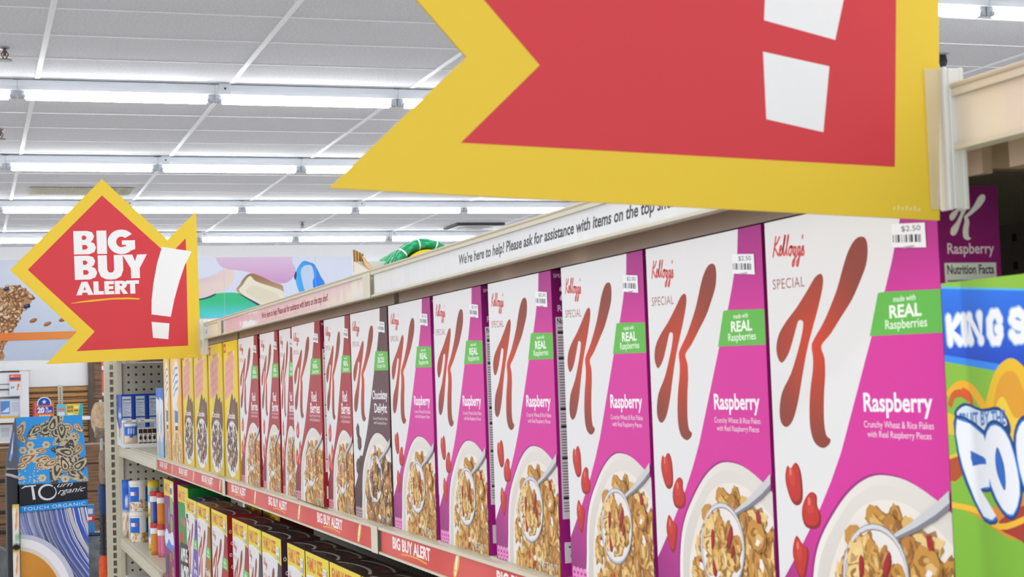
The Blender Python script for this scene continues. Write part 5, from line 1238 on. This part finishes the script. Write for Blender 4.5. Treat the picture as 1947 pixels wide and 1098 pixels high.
HT = hh*1000
A.grid(0, 0, 272, HT-110, lambda u, v: mixc((122, 134, 200), (186, 196, 232), math.exp(-((u-40)/90.0)**2)), 8, 8)
rng = random.Random(17)
for k in range(86):
    u0 = -190+k*5.6+rng.uniform(-2, 2); d = max(0.0, 1-abs((k-48)/13.0))
    c = mixc(rng.choice([(92, 106, 186), (214, 220, 246), (150, 160, 216), (70, 84, 160), (232, 236, 252), (176, 184, 228)]), (48, 54, 88), 0.75*d if k % 3 else 0.3*d)
    A.line([(u0, HT-104), (u0+10, HT-160), (u0+34, HT-230), (u0+76, HT-310), (u0+136, HT-400), (u0+190, HT-470)], rng.uniform(1.4, 4.2), c)
for u0, w, c in ((196, 16, (196, 190, 200)), (222, 14, (60, 92, 200)), (246, 12, (190, 188, 204))):
    A.line([(u0, HT-104), (u0+12, HT-160), (u0+40, HT-230), (u0+90, HT-310)], w, c)
A.ell(-10, HT-470, 232, 270, (196, 196, 216), 0, 48); A.ell(-14, HT-476, 218, 258, (240, 238, 244), 0, 48); A.ell(-20, HT-488, 196, 238, (226, 214, 206), 0, 48); A.ell(-22, HT-492, 186, 226, lambda u, v: mixc((196, 120, 40), (216, 150, 60), (v-HT+480)/200), 0, 48)
A.rect(0, HT-88, 272, HT, (36, 36, 46))
A.poly([(0, HT-112), (272, HT-100), (272, HT-72), (0, HT-86)], (40, 140, 220))
A.text('TOUCH ORGANIC', 12, HT-106, 262, HT-92, (214, 232, 246), 0.0, 0, 11, 1.15)
WH = (222, 222, 230)
A.line([(8, HT-14), (22, HT-6), (66, HT-4)], 5, WH, [3, 6, 4]); A.line([(50, HT-4), (54, HT-30), (58, HT-62)], 10, WH, [8, 10, 11])
ring_ = [(112+34*math.cos(a), HT-34+30*math.sin(a)) for a in (0.9+k*0.29 for k in range(22))]; A.line(ring_, 8, WH, [3+6*abs(math.sin(k*0.14+0.4)) for k in range(22)])
A.text('urn', 150, HT-16, 214, HT-3, WH, 0.0, 0.5, 2); A.text('rganic', 152, HT-52, 264, HT-24, WH, 0.0, 0.5, 8)
obj('front_panel', g.mesh('front_panel', M_SIGN), t)
# black side wing with a curved collar on the aisle side
g = Geo()
g.box(0.148, 0.194, 0.02, 0.30, 0.0002, H-0.30, (36, 40, 54), bev=0.004)
obj('side_wing', g.mesh('side_wing', M_BLACK), t)
g = Geo(); pts = [(0.146, H-0.29), (0.153, H-0.24), (0.164, H-0.19), (0.176, H-0.13), (0.186, H-0.086), (0.190, H-0.09), (0.193, H-0.2), (0.194, H-0.298)]
g.prism([(p[0], p[1]) for p in pts], 0.02, 0.05, (96, 96, 112)); A = Art(g, (0.14, 0.02, H-0.3), (1, 0, 0), (0, 0, 1), 60, 240, lift=0.0004, step=0.0001); A.poly([(18, 40), (26, 80), (38, 160), (42, 150), (34, 60), (26, 34)], (110, 160, 230)); A.poly([(26, 60), (32, 100), (36, 130), (34, 70)], (206, 216, 236))
obj('header_wing', g.mesh('header_wing', M_CARD), t)
g = Geo(); g.tube([(0.147, 0.018, H-0.318), (0.165, 0.012, H-0.322), (0.185, 0.014, H-0.33), (0.196, 0.018, H-0.334)], 0.006, 8, (190, 180, 196)); obj('collar_band', g.mesh('collar_band', M_CARD), t)
g = Geo(); g.box(0.166, 0.196, -0.05, 0.02, H-0.62, H-0.61, (30, 32, 40)); g.box(0.166, 0.196, -0.05, 0.02, H-0.80, H-0.79, (30, 32, 40)); obj('side_ledge', g.mesh('side_ledge', M_CARD), t)
def tea_fn(u, v): return (232, 206, 120) if v > 0.9 else ((238, 230, 224) if abs(u-0.3-v*0.4) > 0.12 or v < 0.4 else (236, 160, 80)) if v > 0.3 else ((150, 206, 160) if 0.12 < v < 0.26 and u > 0.3 else (226, 236, 230))
for i, (z, l) in enumerate(((H-0.6095, 'white and green tea packet on the upper side ledge of the tea stand'), (H-0.7895, 'white and yellow tea packet on the lower side ledge of the tea stand'))):
    o = obj('tea_packet', pouch(0.028, 0.17, 0.03, tea_fn), None, (0.167, 6.97, z)); tag(o, l, 'tea packet', 'tea packets on the display stand')

# ------------------------------------------------------------------ goods hanging beyond the end post
YH = 5.86
g = Geo(); g.box(0.46, 0.58, 5.84, 5.852, 0, H+0.30); o = obj('hanging_rack', g.mesh('hanging_rack', M_ENDPEG)); tag(o, 'cream pegboard rack behind the slotted post', 'rack')
t = thing('hang_pack', 'red and white carded pack hanging behind the top of the slotted post', 'pack', (0.449, YH-0.022, H+0.0))
g = Geo(); g.box(0, 0.06, 0, 0.012, -0.005, 0.13, (226, 96, 70), bev=0.002); A = facing_panel(g, 0, 0, -0.005, 0.06, 0.135, 0.0003); A.rect(0, 90, 60, 104, (236, 236, 240)); A.rect(0, 0, 60, 10, (236, 230, 236)); A.rect(0, 84, 60, 88, (90, 90, 160)); obj('card', g.mesh('card', M_CARD), t)
def plush(name, label, loc, dims, mat, seed): return lump(name, label, 'plush toy', loc, dims, mat, seed)
plush('plush_toy', 'tan plush toy hanging beside the slotted post, upper one', (0.442, YH-0.055, H-0.085), (0.032, 0.045, 0.058), M_PLUSH, 1)
o = bpy.data.objects['plush_toy']
l2 = lump('muzzle', None, None, (0, 0, 0), (0.020, 0.03, 0.022), M_PLUSHGREY, 4); l2.parent = o; l2.location = (-0.008, -0.02, -0.046)
l3 = lump('ear', None, None, (0, 0, 0), (0.012, 0.015, 0.022), M_PLUSH, 7); l3.parent = o; l3.location = (0.016, -0.03, 0.035)
plush('plush_toy', 'grey brown plush toy hanging beside the slotted post, lower one', (0.449, YH-0.05, H-0.255), (0.020, 0.04, 0.060), M_PLUSHGREY, 3)
g = Geo(); g.box(0.438, 0.447, YH-0.0203, YH-0.010, H-0.20, H-0.02, (206, 222, 236)); o = obj('hang_tag', g.mesh('hang_tag', M_FILM)); tag(o, 'pale blue hang tag strip between the two plush toys', 'tag')
t = thing('snow_brush', 'navy, black and orange long brush hanging beside the slotted post', 'brush', (0.441, YH-0.035, H-0.32))
g = Geo(); g.tube([(0, 0, -0.10), (0, 0, -0.075), (0, 0, -0.03), (0, 0, 0.0), (0, 0, 0.012)], [0.010, 0.015, 0.016, 0.013, 0.004], 12); obj('head', g.mesh('head', M_NAVY), t)
g = Geo(); g.tube([(0, 0, -0.24), (0, 0, -0.10)], 0.0105, 10); rng = random.Random(4)
for i in range(40):
    z = -0.105-i*0.0033; a = i*2.4; g.tube([(0.009*math.cos(a), 0.009*math.sin(a), z), (0.0145*math.cos(a), 0.0145*math.sin(a), z-0.004)], 0.0016, 5)
obj('bristles', g.mesh('bristles', M_BLACK), t)
g = Geo(); g.tube([(0, 0, -0.42), (0, 0, -0.40), (0, 0, -0.30), (0, 0, -0.25), (0, 0, -0.24)], [0.008, 0.016, 0.017, 0.015, 0.008], 12); obj('grip', g.mesh('grip', M_ORANGE), t)
